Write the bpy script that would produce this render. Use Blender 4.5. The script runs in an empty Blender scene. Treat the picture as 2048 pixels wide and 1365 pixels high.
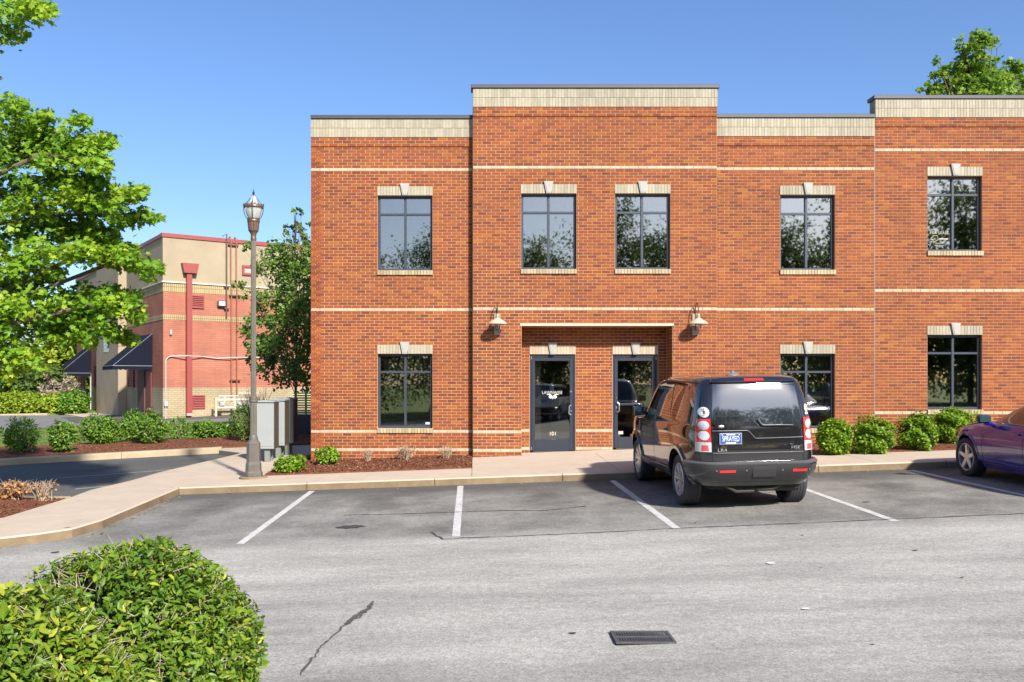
import bpy, bmesh, math, random
import numpy as np
from mathutils import Vector, Matrix
R = math.radians
sc = bpy.context.scene
COL = sc.collection
rng = np.random.default_rng(7)
random.seed(7)

# ------------------------------------------------------------------ camera
ZC = 1.93
cam_d = bpy.data.cameras.new("camera")
cam = bpy.data.objects.new("camera", cam_d)
COL.objects.link(cam)
cam.location = (0, 0, ZC)
cam.rotation_euler = (R(90), 0, 0)
cam_d.sensor_width = 36
cam_d.lens = 1750 / 2048 * 36
cam_d.shift_x = (1024 - 950) / 2048
cam_d.shift_y = (765 - 682.5) / 2048
cam_d.clip_start = 0.05
cam_d.clip_end = 2000
sc.camera = cam

# ------------------------------------------------------------------ sky, sun, exposure
SUN_AZ, SUN_EL = 27.0, 35.0          # degrees to the right of straight behind the camera, and up
sdir = Vector((math.sin(R(SUN_AZ)) * math.cos(R(SUN_EL)), -math.cos(R(SUN_AZ)) * math.cos(R(SUN_EL)), math.sin(R(SUN_EL))))
w = bpy.data.worlds.new("World")
sc.world = w
w.use_nodes = True
nt = w.node_tree
bgn = nt.nodes["Background"]
sky = nt.nodes.new("ShaderNodeTexSky")
sky.sky_type = 'NISHITA'
sky.sun_disc = False
sky.sun_elevation = R(SUN_EL)
sky.sun_rotation = R(180 - SUN_AZ)
sky.altitude = 0
sky.air_density = 1.0
sky.dust_density = 1.3
sky.ozone_density = 4.5
hsv = nt.nodes.new("ShaderNodeHueSaturation")
hsv.inputs["Saturation"].default_value = 1.09
hsv.inputs["Hue"].default_value = 0.507
nt.links.new(sky.outputs[0], hsv.inputs["Color"])
nt.links.new(hsv.outputs[0], bgn.inputs[0])
bgn.inputs[1].default_value = 0.072
sun_d = bpy.data.lights.new("sun", 'SUN')
sun_d.energy = 3.1
sun_d.angle = R(2.6)
sun_d.color = (1.0, 0.93, 0.82)
sun = bpy.data.objects.new("sun", sun_d)
COL.objects.link(sun)
sun.rotation_euler = sdir.to_track_quat('Z', 'Y').to_euler()
sc.view_settings.view_transform = 'Standard'
sc.view_settings.look = 'None'
sc.view_settings.exposure = 1.48
sc.view_settings.gamma = 1
sc.view_settings.use_curve_mapping = False

# ------------------------------------------------------------------ materials
MATS = {}
def mat(name, col, rough=0.7, metal=0.0, spec=0.5, var=0.0, scale=8.0, bump=0.0, bscale=60.0, coat=0.0, tint=None, emit=None, trans=0.0, pos=False):
    """principled material; var = brightness variation by object-space noise, tint = list of (pos,colour) read by the face attribute"""
    if name in MATS: return MATS[name]
    m = bpy.data.materials.new(name)
    m.use_nodes = True
    n = m.node_tree.nodes; l = m.node_tree.links
    p = n["Principled BSDF"]
    p.inputs["Roughness"].default_value = rough
    p.inputs["Metallic"].default_value = metal
    p.inputs["Specular IOR Level"].default_value = spec
    p.inputs["Coat Weight"].default_value = coat
    p.inputs["Coat Roughness"].default_value = 0.03
    csock = None
    if tint:
        a = n.new("ShaderNodeAttribute"); a.attribute_name = "tint"
        r = n.new("ShaderNodeValToRGB")
        e = r.color_ramp.elements
        e[0].position, e[0].color = tint[0][0], (*tint[0][1], 1)
        e[1].position, e[1].color = tint[-1][0], (*tint[-1][1], 1)
        for pos, c in tint[1:-1]:
            x = e.new(pos); x.color = (*c, 1)
        l.new(a.outputs["Fac"], r.inputs[0]); csock = r.outputs[0]
    else:
        rgb = n.new("ShaderNodeRGB"); rgb.outputs[0].default_value = (*col, 1); csock = rgb.outputs[0]
    tc = n.new("ShaderNodeTexCoord")
    if pos:
        gm = n.new("ShaderNodeNewGeometry"); n2 = n.new("ShaderNodeTexNoise"); n2.inputs["Scale"].default_value = .55; n2.inputs["Detail"].default_value = 5
        l.new(gm.outputs["Position"], n2.inputs["Vector"]); m2 = n.new("ShaderNodeMapRange"); m2.inputs[1].default_value = .3; m2.inputs[2].default_value = .7; m2.inputs[3].default_value = .90; m2.inputs[4].default_value = 1.09
        l.new(n2.outputs[0], m2.inputs[0]); v2 = n.new("ShaderNodeVectorMath"); v2.operation = 'SCALE'; l.new(csock, v2.inputs[0]); l.new(m2.outputs[0], v2.inputs[3]); csock = v2.outputs[0]
    if var > 0:
        nz = n.new("ShaderNodeTexNoise"); nz.inputs["Scale"].default_value = scale; nz.inputs["Detail"].default_value = 6; nz.inputs["Roughness"].default_value = 0.65
        l.new(gm.outputs["Position"] if pos else tc.outputs["Object"], nz.inputs["Vector"])
        mr = n.new("ShaderNodeMapRange"); mr.inputs[1].default_value = 0.3; mr.inputs[2].default_value = 0.7
        mr.inputs[3].default_value = 1 - var; mr.inputs[4].default_value = 1 + var
        l.new(nz.outputs[0], mr.inputs[0])
        mx = n.new("ShaderNodeVectorMath"); mx.operation = 'SCALE'
        l.new(csock, mx.inputs[0]); l.new(mr.outputs[0], mx.inputs[3]); csock = mx.outputs[0]
    l.new(csock, p.inputs["Base Color"])
    if bump > 0:
        nb = n.new("ShaderNodeTexNoise"); nb.inputs["Scale"].default_value = bscale; nb.inputs["Detail"].default_value = 4
        l.new(tc.outputs["Object"], nb.inputs["Vector"])
        b = n.new("ShaderNodeBump"); b.inputs["Strength"].default_value = bump; b.inputs["Distance"].default_value = 0.01
        l.new(nb.outputs[0], b.inputs["Height"]); l.new(b.outputs[0], p.inputs["Normal"])
    if trans > 0:
        out = n["Material Output"]
        t = n.new("ShaderNodeBsdfTranslucent"); l.new(csock, t.inputs[0])
        mxs = n.new("ShaderNodeMixShader"); mxs.inputs[0].default_value = trans
        l.new(p.outputs[0], mxs.inputs[1]); l.new(t.outputs[0], mxs.inputs[2]); l.new(mxs.outputs[0], out.inputs[0])
    if emit:
        p.inputs["Emission Color"].default_value = (*emit[:3], 1); p.inputs["Emission Strength"].default_value = emit[3]
    MATS[name] = m
    return m

def glass_mat(name, refl, tintcol, rough=0.0, rcol=(0.9, 0.93, 0.95)):
    m = bpy.data.materials.new(name); m.use_nodes = True
    n = m.node_tree.nodes; l = m.node_tree.links
    n.remove(n["Principled BSDF"])
    g = n.new("ShaderNodeBsdfGlossy"); g.inputs[0].default_value = (*rcol, 1); g.inputs["Roughness"].default_value = rough
    t = n.new("ShaderNodeBsdfTransparent"); t.inputs[0].default_value = (*tintcol, 1)
    fr = n.new("ShaderNodeFresnel"); fr.inputs[0].default_value = 1.5
    ad = n.new("ShaderNodeMath"); ad.operation = 'ADD'; ad.inputs[1].default_value = refl; ad.use_clamp = True
    l.new(fr.outputs[0], ad.inputs[0])
    mx = n.new("ShaderNodeMixShader"); l.new(ad.outputs[0], mx.inputs[0]); l.new(t.outputs[0], mx.inputs[1]); l.new(g.outputs[0], mx.inputs[2])
    l.new(mx.outputs[0], n["Material Output"].inputs[0])
    MATS[name] = m
    return m

BRICK = mat("brick_red", None, 0.82, spec=0.25, tint=[(0.0, (.145, .040, .021)), (.18, (.180, .048, .021)), (.5, (.222, .060, .021)), (.8, (.250, .072, .021)), (1.0, (.285, .095, .022))], var=.13, scale=9, bump=.3, bscale=160, pos=True)
MORTAR = mat("mortar_cream", (.46, .30, .18), 0.9, spec=.2, var=.16, scale=1.3)
MORTAR_D = mat("mortar_grey", (.17, .15, .115), 0.9, spec=.2)
TAN = mat("brick_tan", None, 0.8, spec=.25, tint=[(0, (.29, .262, .195)), (.5, (.325, .295, .22)), (1, (.36, .33, .25))], var=.1, scale=14)
SILLTAN = mat("brick_sill", None, 0.8, spec=.25, tint=[(0, (.30, .24, .14)), (.5, (.36, .30, .19)), (1, (.42, .35, .23))], var=.1, scale=20)
BAND = mat("brick_band", None, 0.8, spec=.25, tint=[(0, (.38, .30, .21)), (1, (.46, .385, .285))], var=.08, scale=20)
KEY = mat("cast_stone", (.34, .335, .31), .8, spec=.3, var=.07, scale=12)
COPING = mat("coping_metal", (.050, .052, .066), .5, .2, var=.1, scale=3)
FRAME = mat("window_metal", (.045, .055, .075), .38, .2, var=.08, scale=6)
FRAME_D = mat("door_metal", (.030, .036, .055), .38, .2, var=.1, scale=6)
GLASS_U = glass_mat("glass_coated", .36, (.55, .56, .54), .018, (.70, .67, .62))
GLASS_L = glass_mat("glass_tinted", .20, (.72, .72, .68), .015, (.85, .85, .8))
INTWALL = mat("interior_paint", (.38, .32, .22), .85)
INTDARK = mat("interior_dark", (.25, .22, .18), .85)
CREAM = mat("soffit_cream", (.55, .48, .34), .7, var=.06)
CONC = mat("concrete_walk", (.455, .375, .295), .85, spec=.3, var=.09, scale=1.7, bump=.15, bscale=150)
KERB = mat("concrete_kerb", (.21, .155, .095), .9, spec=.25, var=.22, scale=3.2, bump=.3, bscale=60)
FARKERB = mat("concrete_kerb_pale", (.38, .31, .21), .9, spec=.25, var=.15, scale=2)
MULCH = mat("mulch", None, .95, spec=.1, tint=[(0, (.085, .034, .02)), (.5, (.16, .066, .038)), (1, (.29, .15, .09))], var=.35, scale=9, bump=.9, bscale=35)
GRASS = mat("grass", None, .85, spec=.2, tint=[(0, (.07, .13, .02)), (.5, (.13, .20, .035)), (1, (.22, .25, .07))], var=.25, scale=1.2, trans=.2)
PAINT = mat("lot_paint", (.47, .465, .45), .8, var=.28, scale=11)
METAL_L = mat("post_metal", (.20, .165, .125), .45, .3, var=.1, scale=10)
DKBRONZE = mat("bronze_dark", (.10, .055, .03), .45, .4)
DARK = mat("black_rubber", (.018, .018, .02), .75, var=.2, scale=20)
TYRE = mat("tyre_rubber", (.035, .036, .042), .8, var=.2, scale=20, bump=.4, bscale=70)
BLACKP = mat("plastic_black", (.03, .031, .035), .45)
SILVER = mat("alloy_silver", (.50, .51, .53), .28, .75)
CHROME = mat("chrome", (.7, .7, .72), .12, 1.0)
WHITE = mat("white_print", (.85, .85, .84), .6)
GOLDT = mat("cream_print", (.72, .66, .48), .6)
RED_L = mat("lamp_red", (.62, .02, .015), .12, coat=1)
CLEAR_L = mat("lamp_clear", (.62, .62, .63), .15, .2, coat=1, var=.35, scale=70)
BARK = mat("bark", (.12, .09, .07), .9, var=.3, scale=12)
TWIG = mat("twig_dry", (.34, .26, .18), .9, var=.3, scale=12)
def fol(name, a, b, c, tr=.3, rough=.5):
    return mat(name, None, rough, spec=.4, tint=[(0, a), (.55, b), (1, c)], trans=tr)
F_MAPLE = fol("leaf_maple", (.085, .21, .018), (.17, .33, .018), (.38, .49, .03), .42)
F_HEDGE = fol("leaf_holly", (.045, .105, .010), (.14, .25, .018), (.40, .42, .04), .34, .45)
F_LAUR = fol("leaf_laurel", (.05, .13, .018), (.14, .28, .03), (.32, .42, .06), .32, .4)
F_SHRUB = fol("leaf_shrub", (.05, .13, .010), (.19, .33, .018), (.40, .50, .04), .34, .45)
F_DOG = fol("leaf_dogwood", (.07, .15, .03), (.17, .29, .05), (.33, .36, .10), .42)
F_FAR = fol("leaf_far", (.05, .11, .025), (.13, .22, .045), (.26, .33, .09), .3)
F_YEL = fol("leaf_yellowish", (.09, .16, .015), (.24, .34, .02), (.42, .46, .05), .3)
F_BACK = fol("leaf_backtrees", (.05, .10, .02), (.12, .19, .04), (.22, .26, .06), .45)
F_TOP = fol("leaf_tulip_tree", (.06, .15, .015), (.20, .34, .03), (.38, .46, .05), .42)
F_DEAD = fol("leaf_dead", (.14, .06, .02), (.33, .16, .06), (.5, .28, .1), .1)
F_PINK = fol("leaf_bare", (.20, .15, .12), (.34, .26, .21), (.45, .38, .30), .1)
STUCCO = mat("stucco", (.315, .26, .18), .9, spec=.2, var=.10, scale=.8, bump=.1)
REDMET = mat("red_metal", (.25, .045, .038), .5, var=.08)
MAROON = mat("maroon_paint", (.16, .03, .025), .55, var=.06)
AWN = mat("awning_canvas", (.006, .008, .018), .85, spec=.15, var=.2, scale=20)
AWN_T = mat("awning_piping", (.25, .27, .30), .7)
PIPE = mat("pipe_rust", (.30, .10, .05), .6, var=.15)
PIPE_G = mat("pipe_grey", (.42, .40, .38), .5, var=.08)
CABINET = mat("cabinet_grey", (.27, .29, .30), .5, var=.05, scale=2)
CAB_BR = mat("cabinet_brown", (.10, .075, .05), .5, var=.12, scale=3)
CABLEG = mat("cabinet_leg", (.16, .18, .16), .6, var=.12)

def brick_tex(name, c1, c2, mortar, bw, bh, ms, bias=0.0, vertical=False):
    m = bpy.data.materials.new(name); m.use_nodes = True
    n = m.node_tree.nodes; l = m.node_tree.links; p = n["Principled BSDF"]
    p.inputs["Roughness"].default_value = .85; p.inputs["Specular IOR Level"].default_value = .2
    tc = n.new("ShaderNodeTexCoord"); sp = n.new("ShaderNodeSeparateXYZ"); l.new(tc.outputs["Object"], sp.inputs[0])
    ad = n.new("ShaderNodeMath"); ad.operation = 'ADD'; l.new(sp.outputs[0], ad.inputs[0]); l.new(sp.outputs[1], ad.inputs[1])
    cb = n.new("ShaderNodeCombineXYZ"); l.new(ad.outputs[0], cb.inputs[0]); l.new(sp.outputs[2], cb.inputs[1])
    b = n.new("ShaderNodeTexBrick"); b.offset = 0 if vertical else .5
    b.inputs["Color1"].default_value = (*c1, 1); b.inputs["Color2"].default_value = (*c2, 1); b.inputs["Mortar"].default_value = (*mortar, 1)
    b.inputs["Scale"].default_value = 1; b.inputs["Mortar Size"].default_value = ms; b.inputs["Bias"].default_value = bias
    b.inputs["Brick Width"].default_value = bw; b.inputs["Row Height"].default_value = bh
    l.new(cb.outputs[0], b.inputs["Vector"])
    nz = n.new("ShaderNodeTexNoise"); nz.inputs["Scale"].default_value = .9; nz.inputs["Detail"].default_value = 6
    l.new(tc.outputs["Object"], nz.inputs["Vector"])
    mr = n.new("ShaderNodeMapRange"); mr.inputs[1].default_value = .3; mr.inputs[2].default_value = .7; mr.inputs[3].default_value = .84; mr.inputs[4].default_value = 1.14
    l.new(nz.outputs[0], mr.inputs[0])
    mx = n.new("ShaderNodeVectorMath"); mx.operation = 'SCALE'; l.new(b.outputs[0], mx.inputs[0]); l.new(mr.outputs[0], mx.inputs[3])
    l.new(mx.outputs[0], p.inputs["Base Color"])
    bp = n.new("ShaderNodeBump"); bp.inputs["Strength"].default_value = .6; bp.inputs["Distance"].default_value = .01
    iv = n.new("ShaderNodeMath"); iv.operation = 'SUBTRACT'; iv.inputs[0].default_value = 1; l.new(b.outputs["Fac"], iv.inputs[1])
    l.new(iv.outputs[0], bp.inputs["Height"]); l.new(bp.outputs[0], p.inputs["Normal"])
    MATS[name] = m
    return m
BT_SIDE = brick_tex("brick_side_walls", (.22, .06, .03), (.30, .09, .035), (.45, .36, .26), .203, .0681, .011)
BT_RED = brick_tex("block_salmon", (.33, .128, .088), (.37, .147, .098), (.29, .11, .074), .60, .10, .008)
BT_TANB = brick_tex("brick_buff", (.33, .27, .165), (.38, .315, .20), (.25, .20, .13), .30, .10, .012)
BT_SOLD = brick_tex("soldier_buff", (.36, .28, .15), (.42, .33, .18), (.20, .15, .08), .10, .26, .015, vertical=True)

# ------------------------------------------------------------------ mesh helpers
class MB:
    def __init__(s): s.v = []; s.f = []; s.t = []
    def add(s, vs, fs, tint=.5):
        b = len(s.v); s.v.extend([tuple(v) for v in vs]); s.f.extend([tuple(b + i for i in f) for f in fs]); s.t.extend([tint] * len(fs))
    def box(s, x0, x1, y0, y1, z0, z1, tint=.5):
        s.add([(x0, y0, z0), (x1, y0, z0), (x1, y1, z0), (x0, y1, z0), (x0, y0, z1), (x1, y0, z1), (x1, y1, z1), (x0, y1, z1)],
              [(0, 3, 2, 1), (4, 5, 6, 7), (0, 1, 5, 4), (1, 2, 6, 5), (2, 3, 7, 6), (3, 0, 4, 7)], tint)
    def cbox(s, x0, x1, y0, y1, z0, z1, c=.01, tint=.5):
        """box with all twelve edges chamfered"""
        X = (x0, x1); Y = (y0, y1); Z = (z0, z1)
        vs = []; idx = {}
        for i in (0, 1):
            for j in (0, 1):
                for k in (0, 1):
                    sx, sy, sz = (1 - 2 * i) * c, (1 - 2 * j) * c, (1 - 2 * k) * c
                    for a, p in (('x', (X[i], Y[j] + sy, Z[k] + sz)), ('y', (X[i] + sx, Y[j], Z[k] + sz)), ('z', (X[i] + sx, Y[j] + sy, Z[k]))):
                        idx[(a, i, j, k)] = len(vs); vs.append(p)
        q = []
        for i in (0, 1):
            q.append([idx[('x', i, j, k)] for j, k in ((0, 0), (1, 0), (1, 1), (0, 1))])
            q.append([idx[('y', j, i, k)] for j, k in ((0, 0), (1, 0), (1, 1), (0, 1))])
            q.append([idx[('z', j, k, i)] for j, k in ((0, 0), (1, 0), (1, 1), (0, 1))])
        for i in (0, 1):
            for j in (0, 1):
                q.append([idx[('x', i, j, 0)], idx[('x', i, j, 1)], idx[('y', i, j, 1)], idx[('y', i, j, 0)]])
                q.append([idx[('x', i, 0, j)], idx[('x', i, 1, j)], idx[('z', i, 1, j)], idx[('z', i, 0, j)]])
                q.append([idx[('y', 0, i, j)], idx[('y', 1, i, j)], idx[('z', 1, i, j)], idx[('z', 0, i, j)]])
                for k in (0, 1):
                    q.append([idx[('x', i, j, k)], idx[('y', i, j, k)], idx[('z', i, j, k)]])
        s.add(vs, q, tint)
    def quad(s, a, b, c, d, tint=.5): s.add([a, b, c, d], [(0, 1, 2, 3)], tint)
    def prism(s, poly, z0, z1, tint=.5):
        """poly: list of (x,y); z0/z1 numbers or functions of (x,y)"""
        n = len(poly)
        f0 = z0 if callable(z0) else (lambda x, y: z0)
        f1 = z1 if callable(z1) else (lambda x, y: z1)
        vs = [(x, y, f0(x, y)) for x, y in poly] + [(x, y, f1(x, y)) for x, y in poly]
        fs = [tuple(range(n - 1, -1, -1)), tuple(range(n, 2 * n))] + [(i, (i + 1) % n, n + (i + 1) % n, n + i) for i in range(n)]
        s.add(vs, fs, tint)
    def prism_y(s, poly, y0, y1, tint=.5):
        """poly: list of (x,z) extruded along y"""
        n = len(poly)
        vs = [(x, y0, z) for x, z in poly] + [(x, y1, z) for x, z in poly]
        fs = [tuple(range(n)), tuple(range(2 * n - 1, n - 1, -1))] + [(i, n + i, n + (i + 1) % n, (i + 1) % n) for i in range(n)]
        s.add(vs, fs, tint)
    def tube(s, pts, rad, seg=8, tint=.5, cap=True):
        pts = [Vector(p) for p in pts]; n = len(pts)
        if not hasattr(rad, '__len__'): rad = [rad] * n
        vs = []; fs = []
        up = Vector((0, 0, 1))
        for i, p in enumerate(pts):
            d = (pts[min(i + 1, n - 1)] - pts[max(i - 1, 0)])
            if d.length < 1e-9: d = Vector((0, 0, 1))
            d.normalize()
            if i == 0:
                a = d.cross(up)
                if a.length < .1: a = d.cross(Vector((1, 0, 0)))
            else:
                a = a - d * a.dot(d)
                if a.length < 1e-5: a = d.cross(Vector((1, 0, .1)))
            a.normalize(); b = d.cross(a)
            for k in range(seg):
                t = 2 * math.pi * k / seg
                vs.append(p + (a * math.cos(t) + b * math.sin(t)) * rad[i])
        for i in range(n - 1):
            for k in range(seg):
                fs.append((i * seg + k, i * seg + (k + 1) % seg, (i + 1) * seg + (k + 1) % seg, (i + 1) * seg + k))
        if cap: fs += [tuple(range(seg - 1, -1, -1)), tuple(range((n - 1) * seg, n * seg))]
        s.add(vs, fs, tint)
    def lathe(s, prof, c=(0, 0, 0), seg=24, axis='z', tint=.5, cap=True, fl=None):
        """prof list of (r, h) around axis through c; fl(k) optional radius factor"""
        vs = []
        for r, h in prof:
            for k in range(seg):
                t = 2 * math.pi * (k + .5) / seg
                rr = r * (fl(k) if fl else 1)
                a, b = rr * math.cos(t), rr * math.sin(t)
                if axis == 'z': vs.append((c[0] + a, c[1] + b, c[2] + h))
                elif axis == 'x': vs.append((c[0] + h, c[1] + a, c[2] + b))
                else: vs.append((c[0] + a, c[1] + h, c[2] + b))
        fs = []
        for i in range(len(prof) - 1):
            for k in range(seg):
                fs.append((i * seg + k, i * seg + (k + 1) % seg, (i + 1) * seg + (k + 1) % seg, (i + 1) * seg + k))
        if cap:
            fs.append(tuple(range(seg - 1, -1, -1))); fs.append(tuple(range((len(prof) - 1) * seg, len(prof) * seg)))
        s.add(vs, fs, tint)
    def mesh(s, name, off=(0, 0, 0)):
        me = bpy.data.meshes.new(name)
        v = s.v
        if any(off): v = [(a - off[0], b - off[1], c - off[2]) for a, b, c in v]
        me.from_pydata(v, [], s.f)
        at = me.attributes.new("tint", 'FLOAT', 'FACE')
        at.data.foreach_set("value", np.array(s.t, dtype=np.float32))
        return me

WL = {}
def wloc(o):
    v = Vector((0, 0, 0))
    while o: v += o.location; o = o.parent
    return v
def obj(name, mb, m, parent=None, world=False, smooth=False, kind=None, label=None, fixn=True, loc=None):
    me = mb if isinstance(mb, bpy.types.Mesh) else mb.mesh(name, tuple(wloc(parent)) if world else (0, 0, 0))
    if not isinstance(mb, bpy.types.Mesh):
        me.materials.append(m)
        if fixn:
            bm = bmesh.new(); bm.from_mesh(me)
            bmesh.ops.recalc_face_normals(bm, faces=bm.faces)
            bm.to_mesh(me); bm.free()
        if smooth:
            me.shade_smooth()
            try: me.set_sharp_from_angle(angle=R(40))
            except Exception: pass
    o = bpy.data.objects.new(name, me); COL.objects.link(o)
    if parent: o.parent = parent
    if loc: o.location = loc
    if kind: o["kind"] = kind
    if label: o["label"] = label
    return o
def tag(o, label, cat=None, group=None, kind=None):
    o["label"] = label
    if cat: o["category"] = cat
    if group: o["group"] = group
    if kind: o["kind"] = kind
    return o
def thing(name, loc, label, cat, group=None, rz=0.0):
    o = bpy.data.objects.new(name, None); COL.objects.link(o)
    o.empty_display_size = .2
    o.location = loc; o.rotation_euler = (0, 0, rz)
    WL[o.name] = Vector(loc)
    return tag(o, label, cat, group)
def copy_thing(o, loc=None, rz=None, label=None, parent=None):
    c = o.copy(); COL.objects.link(c)
    if parent: c.parent = parent
    if loc is not None: c.location = loc
    if rz is not None: c.rotation_euler = (0, 0, rz)
    if label: c["label"] = label
    WL[c.name] = Vector(c.location)
    for ch in list(o.children): copy_thing(ch, parent=c)
    return c
def text_obj(name, body, size, loc, rot, m, parent=None, sx=1.0, extrude=.0015, spacing=1.0, bold=0.0):
    cu = bpy.data.curves.new(name, 'FONT'); cu.body = body; cu.size = size; cu.extrude = extrude
    cu.align_x = 'CENTER'; cu.align_y = 'CENTER'; cu.space_character = spacing; cu.offset = bold
    t = bpy.data.objects.new("tmp_text", cu); COL.objects.link(t)
    bpy.context.view_layer.update()
    me = bpy.data.meshes.new_from_object(t.evaluated_get(bpy.context.evaluated_depsgraph_get()))
    bpy.data.objects.remove(t)
    me.materials.clear(); me.materials.append(m); me.name = name
    o = bpy.data.objects.new(name, me); COL.objects.link(o)
    o.parent = parent
    o.location = Vector(loc) - wloc(parent); o.rotation_euler = rot; o.scale = (sx, 1, 1)
    return o

# ---- ground: a plane that falls towards the camera and rises to the right, as the lot does
def G(x, y):
    return .035 * min(max(x, -30), 20) + .02 * (min(max(y, 3), 50) - 12)
def gp(px, py, h=0.0):
    """ground point (raised by h) seen at a pixel of the 2048 px wide photograph"""
    r = (px - 950) / 1750
    y = (ZC + .24 - h) / ((py - 765) / 1750 + .035 * r + .02)
    return (r * y, y)
def at(px, py, y):
    return (y * (px - 950) / 1750, y, ZC + (765 - py) * y / 1750)

# ---- leaves
T_OVAL = (np.array([(0, 0, 0), (.19, .28, .06), (.17, .66, .05), (0, 1, -.08), (-.17, .66, .05), (-.19, .28, .06), (0, .35, -.02), (0, .7, -.02)], float),
          [(0, 1, 6), (1, 2, 7, 6), (2, 3, 7), (0, 6, 5), (6, 7, 4, 5), (7, 3, 4)])
T_SIMPLE = (np.array([(0, 0, 0), (.27, .5, .06), (0, 1, 0), (-.27, .5, .06)], float), [(0, 1, 2), (0, 2, 3)])
T_ROUND = (np.array([(0, 0, 0), (.38, .35, .07), (.25, .85, .03), (0, 1, 0), (-.25, .85, .03), (-.38, .35, .07)], float), [(0, 1, 2, 3), (0, 3, 4, 5)])
_ml = [(0, 0), (.22, .02), (.52, .12), (.36, .30), (.56, .62), (.24, .56), (.0, 1.0), (-.24, .56), (-.56, .62), (-.36, .30), (-.52, .12), (-.22, .02)]
T_MAPLE = (np.array([(a, b, -.12 * abs(a)) for a, b in _ml] + [(0, .33, .04)], float), [(i, (i + 1) % 12, 12) for i in range(12)])
T_LONG = (np.array([(0, 0, 0), (.15, .35, .03), (.13, .75, .02), (0, 1, -.02), (-.13, .75, .02), (-.15, .35, .03)], float), [(0, 1, 2, 3), (0, 3, 4, 5)])
def nrmz(a): return a / np.maximum(np.linalg.norm(a, axis=1, keepdims=True), 1e-9)
def leaf_mesh(name, P, N, U, S, tint, tmpl, m, off=(0, 0, 0)):
    V, F = tmpl
    N = nrmz(N); U = U - N * np.sum(U * N, axis=1, keepdims=True); U = nrmz(U); W = np.cross(U, N)
    n = len(P); K = len(V)
    co = (P - np.array(off))[:, None, :] + S[:, None, None] * (V[None, :, 0, None] * W[:, None, :] + V[None, :, 1, None] * U[:, None, :] + V[None, :, 2, None] * N[:, None, :])
    co = co.reshape(-1, 3).astype(np.float32)
    fl = [len(f) for f in F]; base = np.concatenate([np.array(f) for f in F])
    loops = (np.arange(n)[:, None] * K + base[None, :]).reshape(-1).astype(np.int32)
    tot = np.tile(np.array(fl, dtype=np.int32), n)
    st = np.concatenate([[0], np.cumsum(tot)[:-1]]).astype(np.int32)
    me = bpy.data.meshes.new(name)
    me.vertices.add(n * K); me.vertices.foreach_set("co", co.ravel())
    me.loops.add(len(loops)); me.loops.foreach_set("vertex_index", loops)
    me.polygons.add(len(tot)); me.polygons.foreach_set("loop_start", st); me.polygons.foreach_set("loop_total", tot)
    me.update(calc_edges=True)
    at_ = me.attributes.new("tint", 'FLOAT', 'FACE')
    at_.data.foreach_set("value", np.repeat(tint.astype(np.float32), len(F)))
    me.materials.append(m)
    return me
def blob_points(n, c, r, shell=.55, lump=.18, seed=0, flat=None):
    """points in a lumpy ellipsoid, most of them near its skin. returns positions and outward directions"""
    g = np.random.default_rng(seed)
    d = nrmz(g.normal(size=(n, 3)))
    if flat is not None:
        d[:, 2] = np.where(d[:, 2] < flat, -d[:, 2] * .6, d[:, 2]); d = nrmz(d)
    ph = g.uniform(0, 6.28, (6, 3)); fr = g.uniform(1.5, 4.5, (6, 3))
    k = np.zeros(n)
    for i in range(6): k += np.sin(d @ fr[i] * 1.7 + ph[i, 0]) / 6 * 2
    rad = (1 + lump * k) * (shell + (1 - shell) * g.uniform(0, 1, n) ** .5)
    return np.array(c) + d * rad[:, None] * np.array(r), d
def foliage(name, m, parent, n, c, r, size, tmpl, seed, shell=.6, lump=.18, up=.3, out=.8, jit=.6, trange=(0, 1), flat=None, kind="stuff", world=True, clumps=0):
    g = np.random.default_rng(seed + 99)
    if clumps:
        cp, cd = blob_points(clumps, c, r, shell, lump, seed, flat)
        ci = g.integers(0, clumps, n)
        rr = np.array(r).mean() * .22
        P = cp[ci] + g.normal(size=(n, 3)) * rr * .6
        d = nrmz(cd[ci] + g.normal(size=(n, 3)) * .4)
        tb = g.uniform(0, 1, clumps)[ci]
    else:
        P, d = blob_points(n, c, r, shell, lump, seed, flat); tb = g.uniform(0, 1, n)
    N = d * .6 + np.array([0, 0, .6]) + g.normal(size=(n, 3)) * jit
    U = d * out + np.array([0, 0, up]) + g.normal(size=(n, 3)) * .6
    t = trange[0] + (trange[1] - trange[0]) * np.clip(.45 * tb + .55 * g.beta(2, 2.4, n), 0, 1)
    S = g.uniform(.7, 1.25, n) * size
    off = tuple(wloc(parent)) if world else (0, 0, 0)
    me = leaf_mesh(name, P, N, U, S, t, tmpl, m, off)
    o = bpy.data.objects.new(name, me); COL.objects.link(o); o.parent = parent
    if kind: o["kind"] = kind
    return o

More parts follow.
